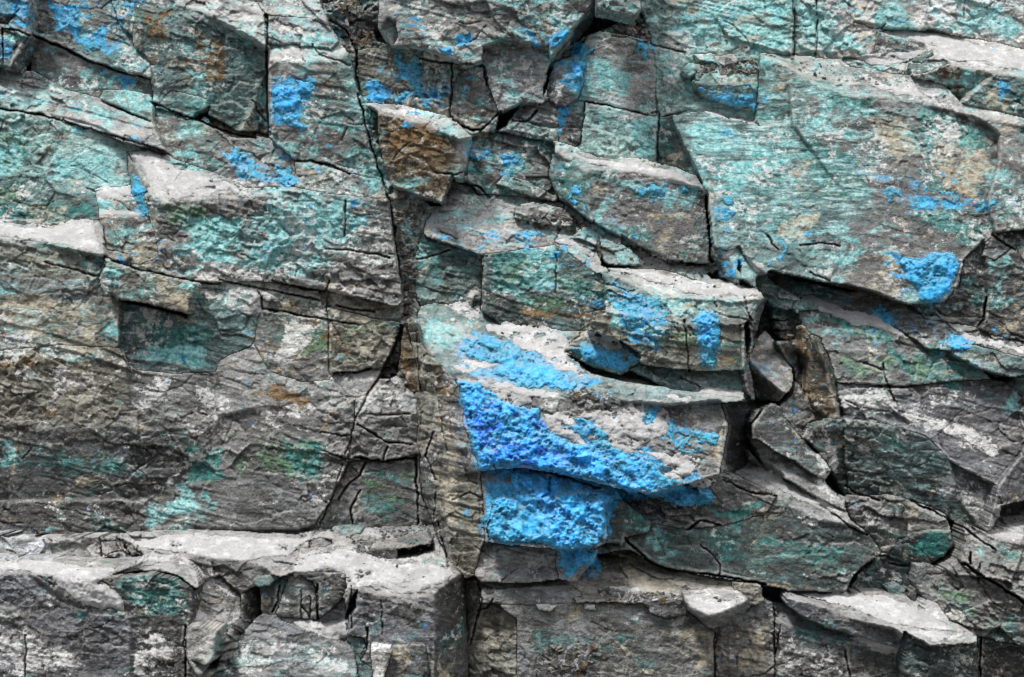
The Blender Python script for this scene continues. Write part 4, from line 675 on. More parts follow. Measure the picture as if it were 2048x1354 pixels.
# ---------------------------------------------------------------- the sampling lattice over the cliff
ST_ = 2.0
us = np.arange(-200, 2249, ST_); vs = np.arange(-140, 1495, ST_); NX, NY = len(us), len(vs)
U, V = np.meshgrid(us, vs)
WX = 3.6*fbm(U, V, 34, 5, .66, 1); WY = 3.6*fbm(U, V, 34, 5, .66, 2)            # ragged outlines
UW, VW = U+WX, V+WY
UC, VC = (UW[:-1, :-1]+UW[1:, 1:])/2, (VW[:-1, :-1]+VW[1:, 1:])/2
def window(p, pad):
    i0 = max(int((p[:, 0].min()-pad-us[0])/ST_), 0); i1 = min(int((p[:, 0].max()+pad-us[0])/ST_)+2, NX)
    j0 = max(int((p[:, 1].min()-pad-vs[0])/ST_), 0); j1 = min(int((p[:, 1].max()+pad-vs[0])/ST_)+2, NY)
    return slice(j0, j1), slice(i0, i1)
FID = np.full(UC.shape, -1); FAC = []
for bi, b in enumerate(BL):
    for (g, t, p) in b['fac']:
        k = len(FAC); FAC.append(dict(b=bi, g=g, t=t, c=p.mean(0)))
        s = window(p, 12)
        m = inside(p, UC[s], VC[s]); FID[s][m] = k
# whatever no polygon claims joins the nearest claimed neighbour, real hollows are cut out afterwards
for _ in range(14):
    for ax, sh in ((0, 1), (0, -1), (1, 1), (1, -1)):
        r = np.roll(FID, sh, ax); m = (FID < 0) & (r >= 0); FID[m] = r[m]
HO = np.zeros(FID.shape, bool)
for p in HOLES:
    s = window(p, 10); HO[s] |= inside(p, UC[s], VC[s])
FB = np.array([f['b'] for f in FAC])
for _ in range(2):                                          # stray islands join what surrounds them
    HBq = np.where((FID < 0) | HO, -1, FB[np.maximum(FID, 0)]); pc, sz, lb = pieces(HBq); big = {}
    for f, n_ in sz.items():
        if n_ > big.get(lb[f], (0, 0))[0]: big[lb[f]] = (n_, f)
    keep = np.array(sorted(v[1] for v in big.values())); FID[(~np.isin(pc, keep)) & ~HO] = -1
    HOk = FID.copy(); HOk[HO] = -1
    for _k in range(60):
        for ax, sh in ((0, 1), (0, -1), (1, 1), (1, -1)):
            r = np.roll(HOk, sh, ax); m = (HOk < 0) & (~HO) & (r >= 0); HOk[m] = r[m]
    FID = np.where(HO, -1, HOk)
FB = np.array([f['b'] for f in FAC]); FG = np.array([f['g'] for f in FAC]); FCN = np.array([f['c'] for f in FAC])
FT = np.array([TONE[f['t']] for f in FAC]); LIFT = np.array([BL[f['b']]['lift'] for f in FAC])
# offsets of all facet planes: continuous inside a block, stepping by the difference in lift between blocks
n = len(FAC); A = np.zeros((n, n)); rhs = np.zeros(n)
def plane(k, u, v, off=0): return ((u-FCN[k, 0])*FG[k, 0]+(v-FCN[k, 1])*FG[k, 1])/PXM+off
for (a, b_, u, v) in ((FID[:, :-1], FID[:, 1:], UC[:, 1:], VC[:, 1:]), (FID[:-1], FID[1:], UC[1:], VC[1:])):
    m = (a != b_) & (a >= 0) & (b_ >= 0); aa, bb, uu, vv = a[m], b_[m], u[m], v[m]
    if True:
        tgt = (LIFT[aa]-LIFT[bb])-(plane(aa, uu, vv)-plane(bb, uu, vv))       # want c_a - c_b = tgt
        w = np.where(FB[aa] == FB[bb], 6.0, .35)
        np.add.at(A, (aa, aa), w); np.add.at(A, (bb, bb), w); np.add.at(A, (aa, bb), -w); np.add.at(A, (bb, aa), -w)
        np.add.at(rhs, aa, w*tgt); np.add.at(rhs, bb, -w*tgt)
cnt = np.bincount(FID[FID >= 0], minlength=n)
wa = .0004*cnt+.01; A[np.arange(n), np.arange(n)] += wa; rhs += wa*((FCN[:, 1]-677)/677*.55)
OFF = np.linalg.solve(A, rhs)
print('facets', n, 'depth range', OFF.min(), OFF.max(), 'tiny', [BL[FB[k]]['label'][:40] for k in range(n) if cnt[k] < 12])
# ---------------------------------------------------------------- relief of the broken rock
ca, sa = math.cos(.25), math.sin(.25)                      # bedding dips to the right
XR = U*ca+V*sa; YR = -U*sa+V*ca
w1 = 14*fbm(U, V, 90, 3, .5, 3); w2 = 14*fbm(U, V, 90, 3, .5, 4)
cA = chips((XR+w1)/1.7, YR+w2, 92, 1); cB = chips((XR+w2)/1.5, YR+w1, 36, 2); cC = chips(XR/1.3+w1*.3, YR, 14, 3)
CH = (cA[0]*cA[2]*.10+cA[1]*cA[3]*.16)/PXM+(cA[4]-.5)*.035
CH += 1.0*((cB[0]*cB[2]*.22+cB[1]*cB[3]*.38)/PXM+(cB[4]-.5)*.024)
CC = (cC[0]*cC[2]*.42+cC[1]*cC[3]*.5)/PXM+(cC[4]-.5)*.011
MOD = smooth(fbm(U, V, 240, 3, .5, 5)*1.2+.55)              # where the rock is more broken
strata = fbm(XR/5, YR, 26, 4, .6, 6)
FN = .012*fbm(U, V, 110, 3, .5, 7)+.012*fbm(U, V, 40, 5, .66, 8)+.008*strata*(.4+MOD)+.009*fbm(U, V, 14, 3, .72, 9, True)
def terrace(sp, seed, wob):
    y = (YR+wob*fbm(XR/2.2, YR, 90, 4, .6, seed))/sp; f = y-np.floor(y); r = _H[seed % 5, (np.floor(y).astype(int)*7) & 511, (np.floor(XR/260+.7*gnoise(YR/40, XR/400)).astype(int)*3) & 511]
    return f*(.3+r)*np.clip((1-f)*9, 0, 1)
LAY = (.024*terrace(25, 31, 16)*smooth(fbm(XR/1.6, YR, 150, 3, .5, 33)*2.2+.1)+.009*terrace(9, 32, 9)*smooth(fbm(XR/1.6, YR, 110, 3, .5, 34)*2.4+.15))
LAY = LAY-blur(LAY, 12, 1)
hair = np.clip(1-cB[5]/2.2, 0, 1)*smooth(fbm(U, V, 60, 3, .5, 21)*5-1.6)*.016+np.clip(1-cA[5]/3, 0, 1)*smooth(fbm(U, V, 120, 3, .5, 22)*5-1.3)*.025
CK = np.zeros(U.shape)
wq = 3*fbm(U, V, 24, 3, .6, 23)
rc = np.random.RandomState(5)
NCR = len(CR)
for _ in range(330):                                        # short natural fractures, along the bedding or across it
    x0, y0 = rc.rand(2)*(2300, 1550)-(120, 100); a = rc.choice([.25, .25, .3, 1.45, -1.1])+rc.randn()*.16; L_ = 12+rc.rand()**2*(95 if a < .8 and a > -.5 else 40); pts = [(x0, y0)]
    for _k in range(int(L_/14)+2): a += rc.randn()*.22; pts.append((pts[-1][0]+14*math.cos(a), pts[-1][1]+14*math.sin(a)))
    CR.append((1.2+rc.rand()*.9, .01+rc.rand()**2*.045, np.array(pts)))
CKR = np.zeros(U.shape)
for ci, (w, d, p) in enumerate(CR):
    CQ = CK if ci < NCR else CKR
    s = window(p, 14); x, y = U[s]+WX[s]+wq[s], V[s]+WY[s]-wq[s]
    ww = w*np.maximum(.95+1.3*fbm(x, y, 46, 4, .6, 11), .2); q = 1-segdist(p, x, y, False)/np.maximum(ww*.85, .5)
    CQ[s] = np.maximum(CQ[s], d*np.clip(q*1.6, 0, 1))
# ---------------------------------------------------------------- mineral stains, and shade in the dark channel, carried as vertex weights
mx = 16*fbm(U, V, 70, 5, .65, 12); my = 16*fbm(U, V, 70, 5, .65, 13)
CHN = ['blue', 'deep', 'teal', 'mint', 'rust', 'green', 'white', 'dark', 'cream', 'bare', 'streak']
MW = {c: np.zeros(U.shape) for c in CHN}
for ch, w, soft, p in MI:
    s = window(p, soft+18); x, y = U[s]+mx[s], V[s]+my[s]
    d = segdist(p, x, y); d = np.where(inside(p, x, y), d, -d)
    w = min(w*{'mint': 1.35, 'teal': 1.4, 'rust': 1.0, 'green': 1.1, 'cream': 1.2, 'white': .95, 'blue': 1.1}.get(ch, 1), 1.15)
    MW[ch][s] = np.maximum(MW[ch][s], w*smooth(.5+d/(2*soft)))
bgn = fbm(U, V, 170, 4, .55, 14); bg2 = fbm(U, V, 120, 4, .55, 15); bg3 = fbm(U, V, 150, 4, .55, 16)
hi_ = smooth((900-V)/500)                                    # the copper bloom is richest in the upper half
MW['teal'] = np.maximum(MW['teal'], .22+.26*hi_+.55*bgn); MW['mint'] = np.maximum(MW['mint'], .05+.36*hi_+.5*bg2)
MW['white'] = np.maximum(MW['white'], .10+.16*hi_+.42*bg3); MW['dark'] = np.maximum(MW['dark'], .40-.10*hi_+.45*fbm(U, V, 130, 4, .55, 17)); MW['rust'] = np.maximum(MW['rust'], .05+.25*fbm(U, V, 200, 3, .5, 18))
MW['cream'] = np.maximum(MW['cream'], .16+.10*hi_+.5*fbm(U, V, 140, 4, .55, 19)); MW['bare'] = np.maximum(MW['bare'], .24+.35*fbm(U, V, 100, 4, .55, 20))
MW['blue'] = np.maximum(MW['blue'], (.10+.32*fbm(U, V, 160, 3, .5, 24))*smooth((1000-V)/500))
# ---------------------------------------------------------------- mesh builders
def to_world(u, v, d):
    k = 1-d/CAM_D
    return np.stack([(u-1024)/PXM*k, -d, (677-v)/PXM*k], -1)
def link_mesh(name, co, quads, mat, attrs, parent=None, flat=False):
    org = np.array([co[:, 0].mean(), co[:, 1].mean(), co[:, 2].min()])
    me = bpy.data.meshes.new(name); me.vertices.add(len(co)); me.vertices.foreach_set('co', (co-org).astype(np.float32).ravel())
    me.loops.add(quads.size); me.loops.foreach_set('vertex_index', quads.astype(np.int32).ravel())
    me.polygons.add(len(quads)); me.polygons.foreach_set('loop_start', np.arange(0, quads.size, 4, dtype=np.int32))
    me.polygons.foreach_set('use_smooth', np.full(len(quads), not flat))
    me.update(calc_edges=True)
    for an, arr in attrs.items():
        a = me.attributes.new(an, 'FLOAT_COLOR', 'POINT'); a.data.foreach_set('color', arr.astype(np.float32).ravel())
    me.materials.append(mat)
    o = bpy.data.objects.new(name, me); scene.collection.objects.link(o)
    if parent is None: o.location = org
    else: o.parent = parent; o.location = Vector(org)-parent.location
    return o
def sheet(cm, D, s, back=.35, extra=()):
    """cells cm inside window s with depths D -> vertices, quads with a skirt reaching back into the cliff"""
    j0, i0 = s[0].start, s[1].start
    vm = np.zeros(D.shape, bool)
    vm[:-1, :-1] |= cm; vm[1:, :-1] |= cm; vm[:-1, 1:] |= cm; vm[1:, 1:] |= cm
    idx = np.full(D.shape, -1); idx[vm] = np.arange(vm.sum())
    co = to_world(U[s][vm], V[s][vm], D[vm])
    q = np.stack([idx[1:, :-1][cm], idx[1:, 1:][cm], idx[:-1, 1:][cm], idx[:-1, :-1][cm]], -1)
    P_ = np.pad(cm, 1)
    ed = []
    c = ~P_[:-2, 1:-1] & cm; ed.append(np.stack([idx[:-1, :-1][c], idx[:-1, 1:][c]], -1))      # top side
    c = ~P_[2:, 1:-1] & cm; ed.append(np.stack([idx[1:, 1:][c], idx[1:, :-1][c]], -1))
    c = ~P_[1:-1, :-2] & cm; ed.append(np.stack([idx[1:, :-1][c], idx[:-1, :-1][c]], -1))
    c = ~P_[1:-1, 2:] & cm; ed.append(np.stack([idx[:-1, 1:][c], idx[1:, 1:][c]], -1))
    ed = np.concatenate(ed); rim = np.unique(ed); bmap = np.full(len(co), -1); bmap[rim] = np.arange(len(rim))+len(co)
    bk = co[rim].copy(); cx = co.mean(0); bk[:, 1] += back; bk[:, [0, 2]] += (cx[[0, 2]]-bk[:, [0, 2]])*.02
    q2 = np.stack([ed[:, 0], ed[:, 1], bmap[ed[:, 1]], bmap[ed[:, 0]]], -1)
    return np.concatenate([co, bk]), np.concatenate([q, q2]), vm, rim
def pack(s, vm, rim, base):
    def c4(*a):
        x = np.stack(a, -1); return np.concatenate([x, x[rim]])
    g = lambda n: MW[n][s][vm]
    return dict(base=c4(*base, np.ones(len(base[0]))), minA=c4(g('blue'), g('teal'), g('mint'), g('rust')), minB=c4(g('deep'), g('green'), g('white'), g('dark')), minC=c4(g('cream'), g('bare'), g('streak'), WEAR[s][vm]))
# ---------------------------------------------------------------- node material helpers
class NT:
    def __init__(s, name):
        s.m = bpy.data.materials.new(name); s.m.use_nodes = True; s.t = s.m.node_tree; s.bsdf = s.t.nodes['Principled BSDF']
    def n(s, ty, **k):
        x = s.t.nodes.new(ty)
        for a, b in k.items(): setattr(x, a, b)
        return x
    def l(s, a, b):
        if isinstance(a, (int, float)): b.default_value = a
        elif isinstance(a, tuple): b.default_value = (*a, 1) if len(a) == 3 and len(b.default_value) == 4 else a
        else: s.t.links.new(a, b)
    def math(s, op, a, b=0.0, clamp=False):
        x = s.n('ShaderNodeMath', operation=op, use_clamp=clamp); s.l(a, x.inputs[0]); s.l(b, x.inputs[1]); return x.outputs[0]
    def noise(s, vec, scale, detail=6, rough=.6, dist=0.0, ty='FBM'):
        x = s.n('ShaderNodeTexNoise'); s.l(vec, x.inputs['Vector']); x.inputs['Scale'].default_value = scale; x.inputs['Detail'].default_value = detail
        x.inputs['Roughness'].default_value = rough; x.inputs['Distortion'].default_value = dist; return x.outputs['Fac']
    def map(s, vec, loc=(0, 0, 0), rot=(0, 0, 0), sc=(1, 1, 1)):
        x = s.n('ShaderNodeMapping'); s.l(vec, x.inputs[0]); x.inputs[1].default_value = loc; x.inputs[2].default_value = rot; x.inputs[3].default_value = sc; return x.outputs[0]
    def mr(s, v, a, b, c=0.0, d=1.0, sm=False):
        x = s.n('ShaderNodeMapRange'); x.interpolation_type = 'SMOOTHSTEP' if sm else 'LINEAR'
        for k, q in enumerate((v, a, b, c, d)): s.l(q, x.inputs[k])
        return x.outputs[0]
    def mix(s, f, a, b, mode='MIX'):
        x = s.n('ShaderNodeMix', data_type='RGBA', blend_type=mode); s.l(f, x.inputs[0]); s.l(a, x.inputs[6]); s.l(b, x.inputs[7]); return x.outputs[2]
    def attr(s, name):
        x = s.n('ShaderNodeAttribute', attribute_name=name); sp = s.n('ShaderNodeSeparateColor'); s.l(x.outputs['Color'], sp.inputs[0])
        return x.outputs['Color'], sp.outputs[0], sp.outputs[1], sp.outputs[2], x.outputs['Alpha']
def rock_material():
    N = NT('mineral stained rock'); pos = N.n('ShaderNodeNewGeometry').outputs['Position']
    bed = N.map(pos, rot=(0, .25, 0), sc=(1, 1, 3.0))
    base, *_ = N.attr('base'); _, wb, wt, wm, wr = N.attr('minA'); _, wd, wg, ww, wk = N.attr('minB'); _, wc, wo, wst, wwe = N.attr('minC')
    def cn(vec, sc, det, ro, di=.3):
        x = N.n('ShaderNodeTexNoise'); N.l(vec, x.inputs['Vector']); x.inputs['Scale'].default_value = sc; x.inputs['Detail'].default_value = det
        x.inputs['Roughness'].default_value = ro; x.inputs['Distortion'].default_value = di; s_ = N.n('ShaderNodeSeparateColor'); N.l(x.outputs['Color'], s_.inputs[0]); return list(s_.outputs)
    A = cn(pos, 2.9, 6, .68, .8); Bd = cn(bed, 4.2, 5, .68, .6); F = cn(pos, 26, 3, .72, .0)
    grain = N.noise(pos, 70, 2, .7)
    v = N.math('ADD', N.math('MULTIPLY', A[0], .45), N.math('MULTIPLY', Bd[0], .55)); v = N.mr(v, .385, .615, .30, 1.95)
    v = N.math('MULTIPLY', v, N.mr(F[0], .3, .7, .66, 1.34)); v = N.math('MULTIPLY', v, N.mr(grain, .3, .7, .7, 1.3))
    vc = N.n('ShaderNodeCombineColor'); [N.l(v, vc.inputs[i]) for i in range(3)]
    col = N.mix(1.0, base, vc.outputs[0], 'MULTIPLY')
    def mask(w, a, b, f, k=7.0, fr=.24):
        x = N.math('ADD', N.math('MULTIPLY', A[a], .62), N.math('MULTIPLY', Bd[b], .38))
        x = N.mr(x, .375, .625); x = N.math('ADD', x, N.math('MULTIPLY', N.math('SUBTRACT', F[f], .5), fr*3))
        return N.math('MULTIPLY', N.math('SUBTRACT', N.math('ADD', w, x), 1.0), k, True)
    def shade(c1, c2, ch): return N.mix(N.mr(ch, .38, .62), c1, c2)
    col = N.mix(N.math('MULTIPLY', mask(wo, 1, 2, 1, 6, .2), .8), col, shade((.088, .087, .085), (.175, .170, .165), F[2]))
    col = N.mix(N.math('MULTIPLY', mask(wk, 0, 1, 2, 4.5, .2), .8), col, shade((.018, .019, .018), (.065, .06, .052), F[0]))
    col = N.mix(N.math('MULTIPLY', mask(wt, 2, 0, 0, 2.6, .16), .85), col, shade((.006, .070, .064), (.05, .28, .26), F[1]))
    col = N.mix(N.math('MULTIPLY', mask(wc, 0, 2, 1, 4), .75), col, shade((.28, .24, .16), (.56, .50, .38), F[2]))
    col = N.mix(N.math('MULTIPLY', mask(wg, 1, 1, 0, 5), .85), col, shade((.035, .085, .05), (.13, .24, .12), F[2]))
    col = N.mix(N.math('MULTIPLY', mask(wr, 2, 1, 1, 6), .9), col, shade((.05, .028, .012), (.23, .13, .032), F[0]))
    col = N.mix(N.math('MULTIPLY', mask(wm, 1, 0, 2, 3, .17), .85), col, shade((.07, .33, .34), (.36, .70, .69), F[1]))
    col = N.mix(N.math('MULTIPLY', mask(ww, 2, 2, 1, 5, .6), .85), col, shade((.36, .355, .335), (.68, .68, .66), F[0]))
    col = N.mix(mask(wb, 0, 0, 2, 6), col, shade((.012, .17, .34), (.06, .42, .70), F[1]))
    col = N.mix(mask(wd, 1, 2, 0, 7), col, shade((.006, .10, .52), (.025, .30, .84), F[2]))
    dg = cn(N.map(pos, rot=(0, .52, 0), sc=(1.1, 1.1, 8)), 3.4, 5, .70, .35)
    sk = N.math('MULTIPLY', N.math('MULTIPLY', N.mr(dg[0], .50, .60), wst), N.mr(F[0], .3, .55, .25, 1.0))
    col = N.mix(N.math('MULTIPLY', sk, .85), col, shade((.22, .44, .44), (.52, .68, .68), F[1]))
    dk = N.math('MULTIPLY', N.mr(dg[1], .52, .60), wst); col = N.mix(N.math('MULTIPLY', dk, .6), col, (.022, .065, .06))
    # thin pale veins
    vo = N.n('ShaderNodeTexVoronoi', feature='DISTANCE_TO_EDGE'); wv = N.n('ShaderNodeVectorMath', operation='ADD')
    sc = N.n('ShaderNodeVectorMath', operation='SCALE'); cc = N.n('ShaderNodeCombineXYZ'); [N.l(A[i], cc.inputs[i]) for i in range(3)]
    N.l(cc.outputs[0], sc.inputs[0]); sc.inputs['Scale'].default_value = .8
    N.l(pos, wv.inputs[0]); N.l(sc.outputs[0], wv.inputs[1]); N.l(wv.outputs[0], vo.inputs['Vector']); vo.inputs['Scale'].default_value = 2.6
    vein = N.math('MULTIPLY', N.mr(vo.outputs['Distance'], .016, .003), N.mr(Bd[1], .5, .58))
    col = N.mix(N.math('MULTIPLY', vein, .7), col, (.45, .43, .37))
    col = N.mix(N.math('MULTIPLY', N.math('MULTIPLY', wwe, N.mr(F[1], .35, .6, .2, 1.0)), .6), col, (.44, .43, .40))
    # settled dust where the surface faces up
    sz = N.n('ShaderNodeSeparateXYZ'); N.l(N.n('ShaderNodeNewGeometry').outputs['Normal'], sz.inputs[0])
    up = N.math('ADD', sz.outputs[2], N.mr(A[1], .35, .65, -.22, .22)); dm = N.math('MULTIPLY', N.math('MULTIPLY', N.mr(up, .5, .9), N.mr(F[2], .35, .6, .1, 1.0)), N.mr(Bd[2], .4, .58, .15, 1.0))
    col = N.mix(N.math('MULTIPLY', dm, .8), col, (.40, .385, .365))
    N.l(col, N.bsdf.inputs['Base Color']); N.l(N.mr(A[2], .35, .65, .9, .45), N.bsdf.inputs['Roughness']); N.bsdf.inputs['Specular IOR Level'].default_value = .4
    h = N.math('ADD', N.math('MULTIPLY', F[0], .8), N.math('MULTIPLY', grain, .3)); h = N.math('ADD', h, N.math('MULTIPLY', Bd[0], .9))
    b = N.n('ShaderNodeBump'); b.inputs['Strength'].default_value = .85; b.inputs['Distance'].default_value = .024; N.l(h, b.inputs['Height']); N.l(b.outputs[0], N.bsdf.inputs['Normal'])
    return N.m
def powder_material():
    N = NT('settled powder'); pos = N.n('ShaderNodeNewGeometry').outputs['Position']
    a = N.noise(pos, 3.5, 5, .6); f = N.noise(pos, 60, 4, .7); g = N.noise(N.map(pos, loc=(4, 4, 4)), 24, 6, .75)
    col = N.mix(N.mr(a, .3, .7), (.40, .395, .388), (.56, .556, .552)); col = N.mix(N.mr(f, .42, .66, 0, .45), col, (.24, .235, .23)); col = N.mix(N.mr(N.noise(pos, 11, 5, .7), .5, .66, 0, .7), col, (.68, .68, .685))
    col = N.mix(N.math('MAXIMUM', N.mr(g, .58, .66, 0, .8), N.mr(a, .52, .62, 0, .45)), col, N.mix(N.mr(f, .4, .6), (.15, .147, .14), (.30, .295, .285)))
    N.l(col, N.bsdf.inputs['Base Color']); N.bsdf.inputs['Roughness'].default_value = .95; N.bsdf.inputs['Specular IOR Level'].default_value = .1
    b = N.n('ShaderNodeBump'); b.inputs['Strength'].default_value = .6; b.inputs['Distance'].default_value = .02
    N.l(N.math('ADD', f, g), b.inputs['Height']); N.l(b.outputs[0], N.bsdf.inputs['Normal'])
    return N.m
def crust_material():
    N = NT('blue mineral crust'); pos = N.n('ShaderNodeNewGeometry').outputs['Position']; _, dp, dl, rm, _ = N.attr('tone')
    big = N.noise(pos, 2.6, 4, .6, .5); m_ = N.noise(pos, 8, 6, .72, .8); f = N.noise(N.map(pos, loc=(2, 2, 2), rot=(0, .6, 0), sc=(1, 1, 2.4)), 30, 4, .75); g = N.noise(N.map(pos, loc=(7, 1, 3)), 11, 6, .74); q = N.noise(N.map(pos, loc=(5, 5, 5)), 60, 3, .75)
    az = N.mix(N.mr(m_, .40, .60), (.016, .28, .90), (.035, .48, 1.0)); az = N.mix(N.mr(f, .46, .60, 0, .85), az, (.13, .64, .98))
    dull = N.mix(N.mr(m_, .40, .60), (.010, .17, .27), (.022, .36, .58)); dull = N.mix(N.mr(f, .46, .60, 0, .85), dull, (.09, .45, .64))
    dul = N.math('ADD', dl, N.mr(big, .38, .62, -.45, .5), True)
    col = N.mix(dul, az, dull)
    dw = N.math('MULTIPLY', N.math('SUBTRACT', N.math('ADD', dp, N.mr(N.math('ADD', N.math('MULTIPLY', m_, .6), N.math('MULTIPLY', g, .4)), .38, .62)), 1.0), 3.0, True)
    col = N.mix(dw, col, N.mix(N.mr(f, .4, .62), (.004, .08, .78), (.02, .24, .97)))
    col = N.mix(N.mr(g, .565, .63, 0, .9), col, N.mix(dp, (.010, .085, .13), (.004, .03, .40))); col = N.mix(N.mr(q, .60, .70, 0, .55), col, (.25, .66, .88))
    col = N.mix(N.mr(N.math('ADD', N.math('MULTIPLY', g, .5), N.math('MULTIPLY', q, .5)), .41, .36, 0, .8), col, (.20, .20, .16))
    rim = N.math('MULTIPLY', N.math('SUBTRACT', N.math('ADD', N.mr(rm, 0, 1, 1.0, 0), N.mr(q, .36, .64)), 1.12), 3.0, True)
    col = N.mix(N.math('MULTIPLY', rim, .8), col, N.mix(N.mr(f, .4, .6), (.06, .14, .15), (.14, .38, .46)))
    sz = N.n('ShaderNodeSeparateXYZ'); N.l(N.n('ShaderNodeNewGeometry').outputs['Normal'], sz.inputs[0])
    col = N.mix(N.math('MULTIPLY', N.mr(N.math('ADD', sz.outputs[2], N.mr(g, .35, .65, -.3, .3)), .62, 1.0), .35), col, (.36, .52, .66))
    N.l(col, N.bsdf.inputs['Base Color']); N.bsdf.inputs['Roughness'].default_value = .65; N.bsdf.inputs['Specular IOR Level'].default_value = .3
    b = N.n('ShaderNodeBump'); b.inputs['Strength'].default_value = .8; b.inputs['Distance'].default_value = .02
    N.l(N.math('ADD', N.math('MULTIPLY', f, .6), m_), b.inputs['Height']); N.l(b.outputs[0], N.bsdf.inputs['Normal'])
    return N.m
ROCK, POW, CRUST = rock_material(), powder_material(), crust_material()
# ---------------------------------------------------------------- the rock blocks, one object each
WEAR = np.zeros(U.shape); COMP = np.full(U.shape, -99.); HB = FB[np.maximum(FID, 0)]; HB = np.where((FID < 0) | HO, -1, HB)
ROCKS = {}
pc, sz, lb = pieces(HB); big = {}
for f, n_ in sz.items():
    if n_ > big.get(lb[f], (0, 0))[0]: big[lb[f]] = (n_, f)
HB = np.where(np.isin(pc, [v[1] for v in big.values()]), HB, -1)
tint = rng.rand(n, 3)
for bi, b in enumerate(BL):
    js, is_ = np.where(HB == bi)
    if len(js) < 6: print('EMPTY', b['label']); continue
    s = (slice(max(js.min()-1, 0), min(js.max()+3, NY)), slice(max(is_.min()-1, 0), min(is_.max()+3, NX)))
    cs = (slice(s[0].start, s[0].stop-1), slice(s[1].start, s[1].stop-1))
    cm = HB[cs] == bi; fc = FID[cs]; sh = (cm.shape[0]+1, cm.shape[1]+1)
    fv = np.full(sh, -1); full = np.ones(sh, bool)
    for (a, c) in ((0, 0), (0, 1), (1, 0), (1, 1)):
        t_ = fv[a:a+cm.shape[0], c:c+cm.shape[1]]; q = cm & (t_ < 0); t_[q] = fc[q]
        full[a:a+cm.shape[0], c:c+cm.shape[1]] &= cm
    full[0] = full[-1] = False; full[:, 0] = full[:, -1] = False
    uu, vv = UW[s], VW[s]
    k = np.maximum(fv, 0); D = plane(k, uu, vv, OFF[k]); vm = fv >= 0
    w = vm.astype(float); 
    for _ in range(2):
        Db = blur(D*w, 1); wb_ = blur(w, 1); D = np.where(vm, Db/np.maximum(wb_, 1e-6), D)
    Db = blur(D*w, 3, 2)/np.maximum(blur(w, 3, 2), 1e-6); Dt = smooth((np.abs(D-Db)-.035)/.04); D = np.where(vm, D*(1-Dt)+Db*Dt, D)
    D = D+CH[s]*b['chip']*(.25+.8*MOD[s])+CC[s]*b['rough']*(.12+.8*MOD[s])+FN[s]*b['rough']*(.45+.55*MOD[s])+LAY[s]*min(b['chip']+.25, 1.3)-hair[s]*b['chip']
    dist = np.zeros(sh); m = full.copy()
    for it in range(8):
        dist += m; e = m.copy(); e[1:] &= m[:-1]; e[:-1] &= m[1:]; e[:, 1:] &= m[:, :-1]; e[:, :-1] &= m[:, 1:]; m = e
    gap = .06+1.1*smooth(-.05+1.9*fbm(uu, vv, 90, 4, .6, 30+bi % 7))
    D = D-.008*(.2+smooth(.5+1.5*bgn[s]))*np.exp(-dist/2.5)-.06*gap*np.exp(-(dist/.6)**2)*b['crack']
    D = D-np.maximum(CK[s], CKR[s]*min(b['chip'], 1))
    co, qd, vmask, rim = sheet(cm, D, s)
    conv = np.clip((D-blur(np.where(vm, D, D[vm].mean()), 2, 2))*70-.12, 0, 1)*np.clip(dist/1.5, 0, 1)
    WEAR[s] = np.where(vm, conv, WEAR[s])
    # rock colour: tone of the facet, some with shade put in, tinted from chip to chip
    T = FT[k]*vm[..., None]; T = np.stack([blur(T[..., c_], 7, 2)/np.maximum(blur(vm.astype(float), 7, 2), .02) for c_ in range(3)], -1)*.6+FT[k]*.4; var = (.72+.56*cA[4][s])*(.8+.4*cB[4][s]); hue = (cA[0][s]*.10+bgn[s]*.25)
    base = [(T[..., 0]*var*(1+hue*.25))[vmask], (T[..., 1]*var)[vmask], (T[..., 2]*var*(1-hue*.35))[vmask]]
    root = None
    if any(b['label'].startswith(c[0]) for c in CRU):
        root = bpy.data.objects.new(b['name'], None); scene.collection.objects.link(root); root.location = (co[:, 0].mean(), co[:, 1].mean(), co[:, 2].min()); root.empty_display_size = .2
    o = link_mesh('rock_body' if root else b['name'], co, qd, ROCK, pack(s, vmask, rim, base), parent=root)
    o = root or o
    o['label'] = b['label']; o['category'] = b['cat']
    if b['group']: o['group'] = b['group']
    ROCKS[b['label']] = o
    C_ = COMP[s]; C_[vmask] = np.maximum(C_[vmask], D[vmask])
# ---------------------------------------------------------------- solid rock behind all joints and hollows
Cf = COMP.copy(); bad = Cf < -50
cf = np.where(bad, 0, Cf); wv_ = (~bad).astype(float); cfb = blur(cf, 10, 2)/np.maximum(blur(wv_, 10, 2), 1e-3)
step = 8.0; bu = np.arange(-1100, 3150, step); bv = np.arange(-700, 2060, step); BU, BV = np.meshgrid(bu, bv)
ii = np.clip(((BU-us[0])/ST_).astype(int), 0, NX-1); jj = np.clip(((BV-vs[0])/ST_).astype(int), 0, NY-1)
outx = np.maximum(0, np.maximum(us[0]-BU, BU-us[-1])); outy = np.maximum(0, np.maximum(vs[0]-BV, BV-vs[-1]))
far = smooth((np.maximum(outx, outy)+24)/60)
ch = chips(BU*ca+BV*sa, (-BU*sa+BV*ca)*1.5, 130, 5)
BD = cfb[jj, ii]-.45+far*.30+far*((ch[0]*ch[2]*.3+ch[1]*ch[3]*.3)/PXM+(ch[4]-.5)*.2)+.03*fbm(BU, BV, 60, 4, .6, 40)
co = to_world(BU, BV, BD).reshape(-1, 3); w_ = BU.shape[1]; ix = np.arange(BU.size).reshape(BU.shape)
qd = np.stack([ix[1:, :-1].ravel(), ix[1:, 1:].ravel(), ix[:-1, 1:].ravel(), ix[:-1, :-1].ravel()], -1)
bt = np.broadcast_to(np.array(TONE['d']), (BU.size, 3)); o1 = np.ones((BU.size, 1))
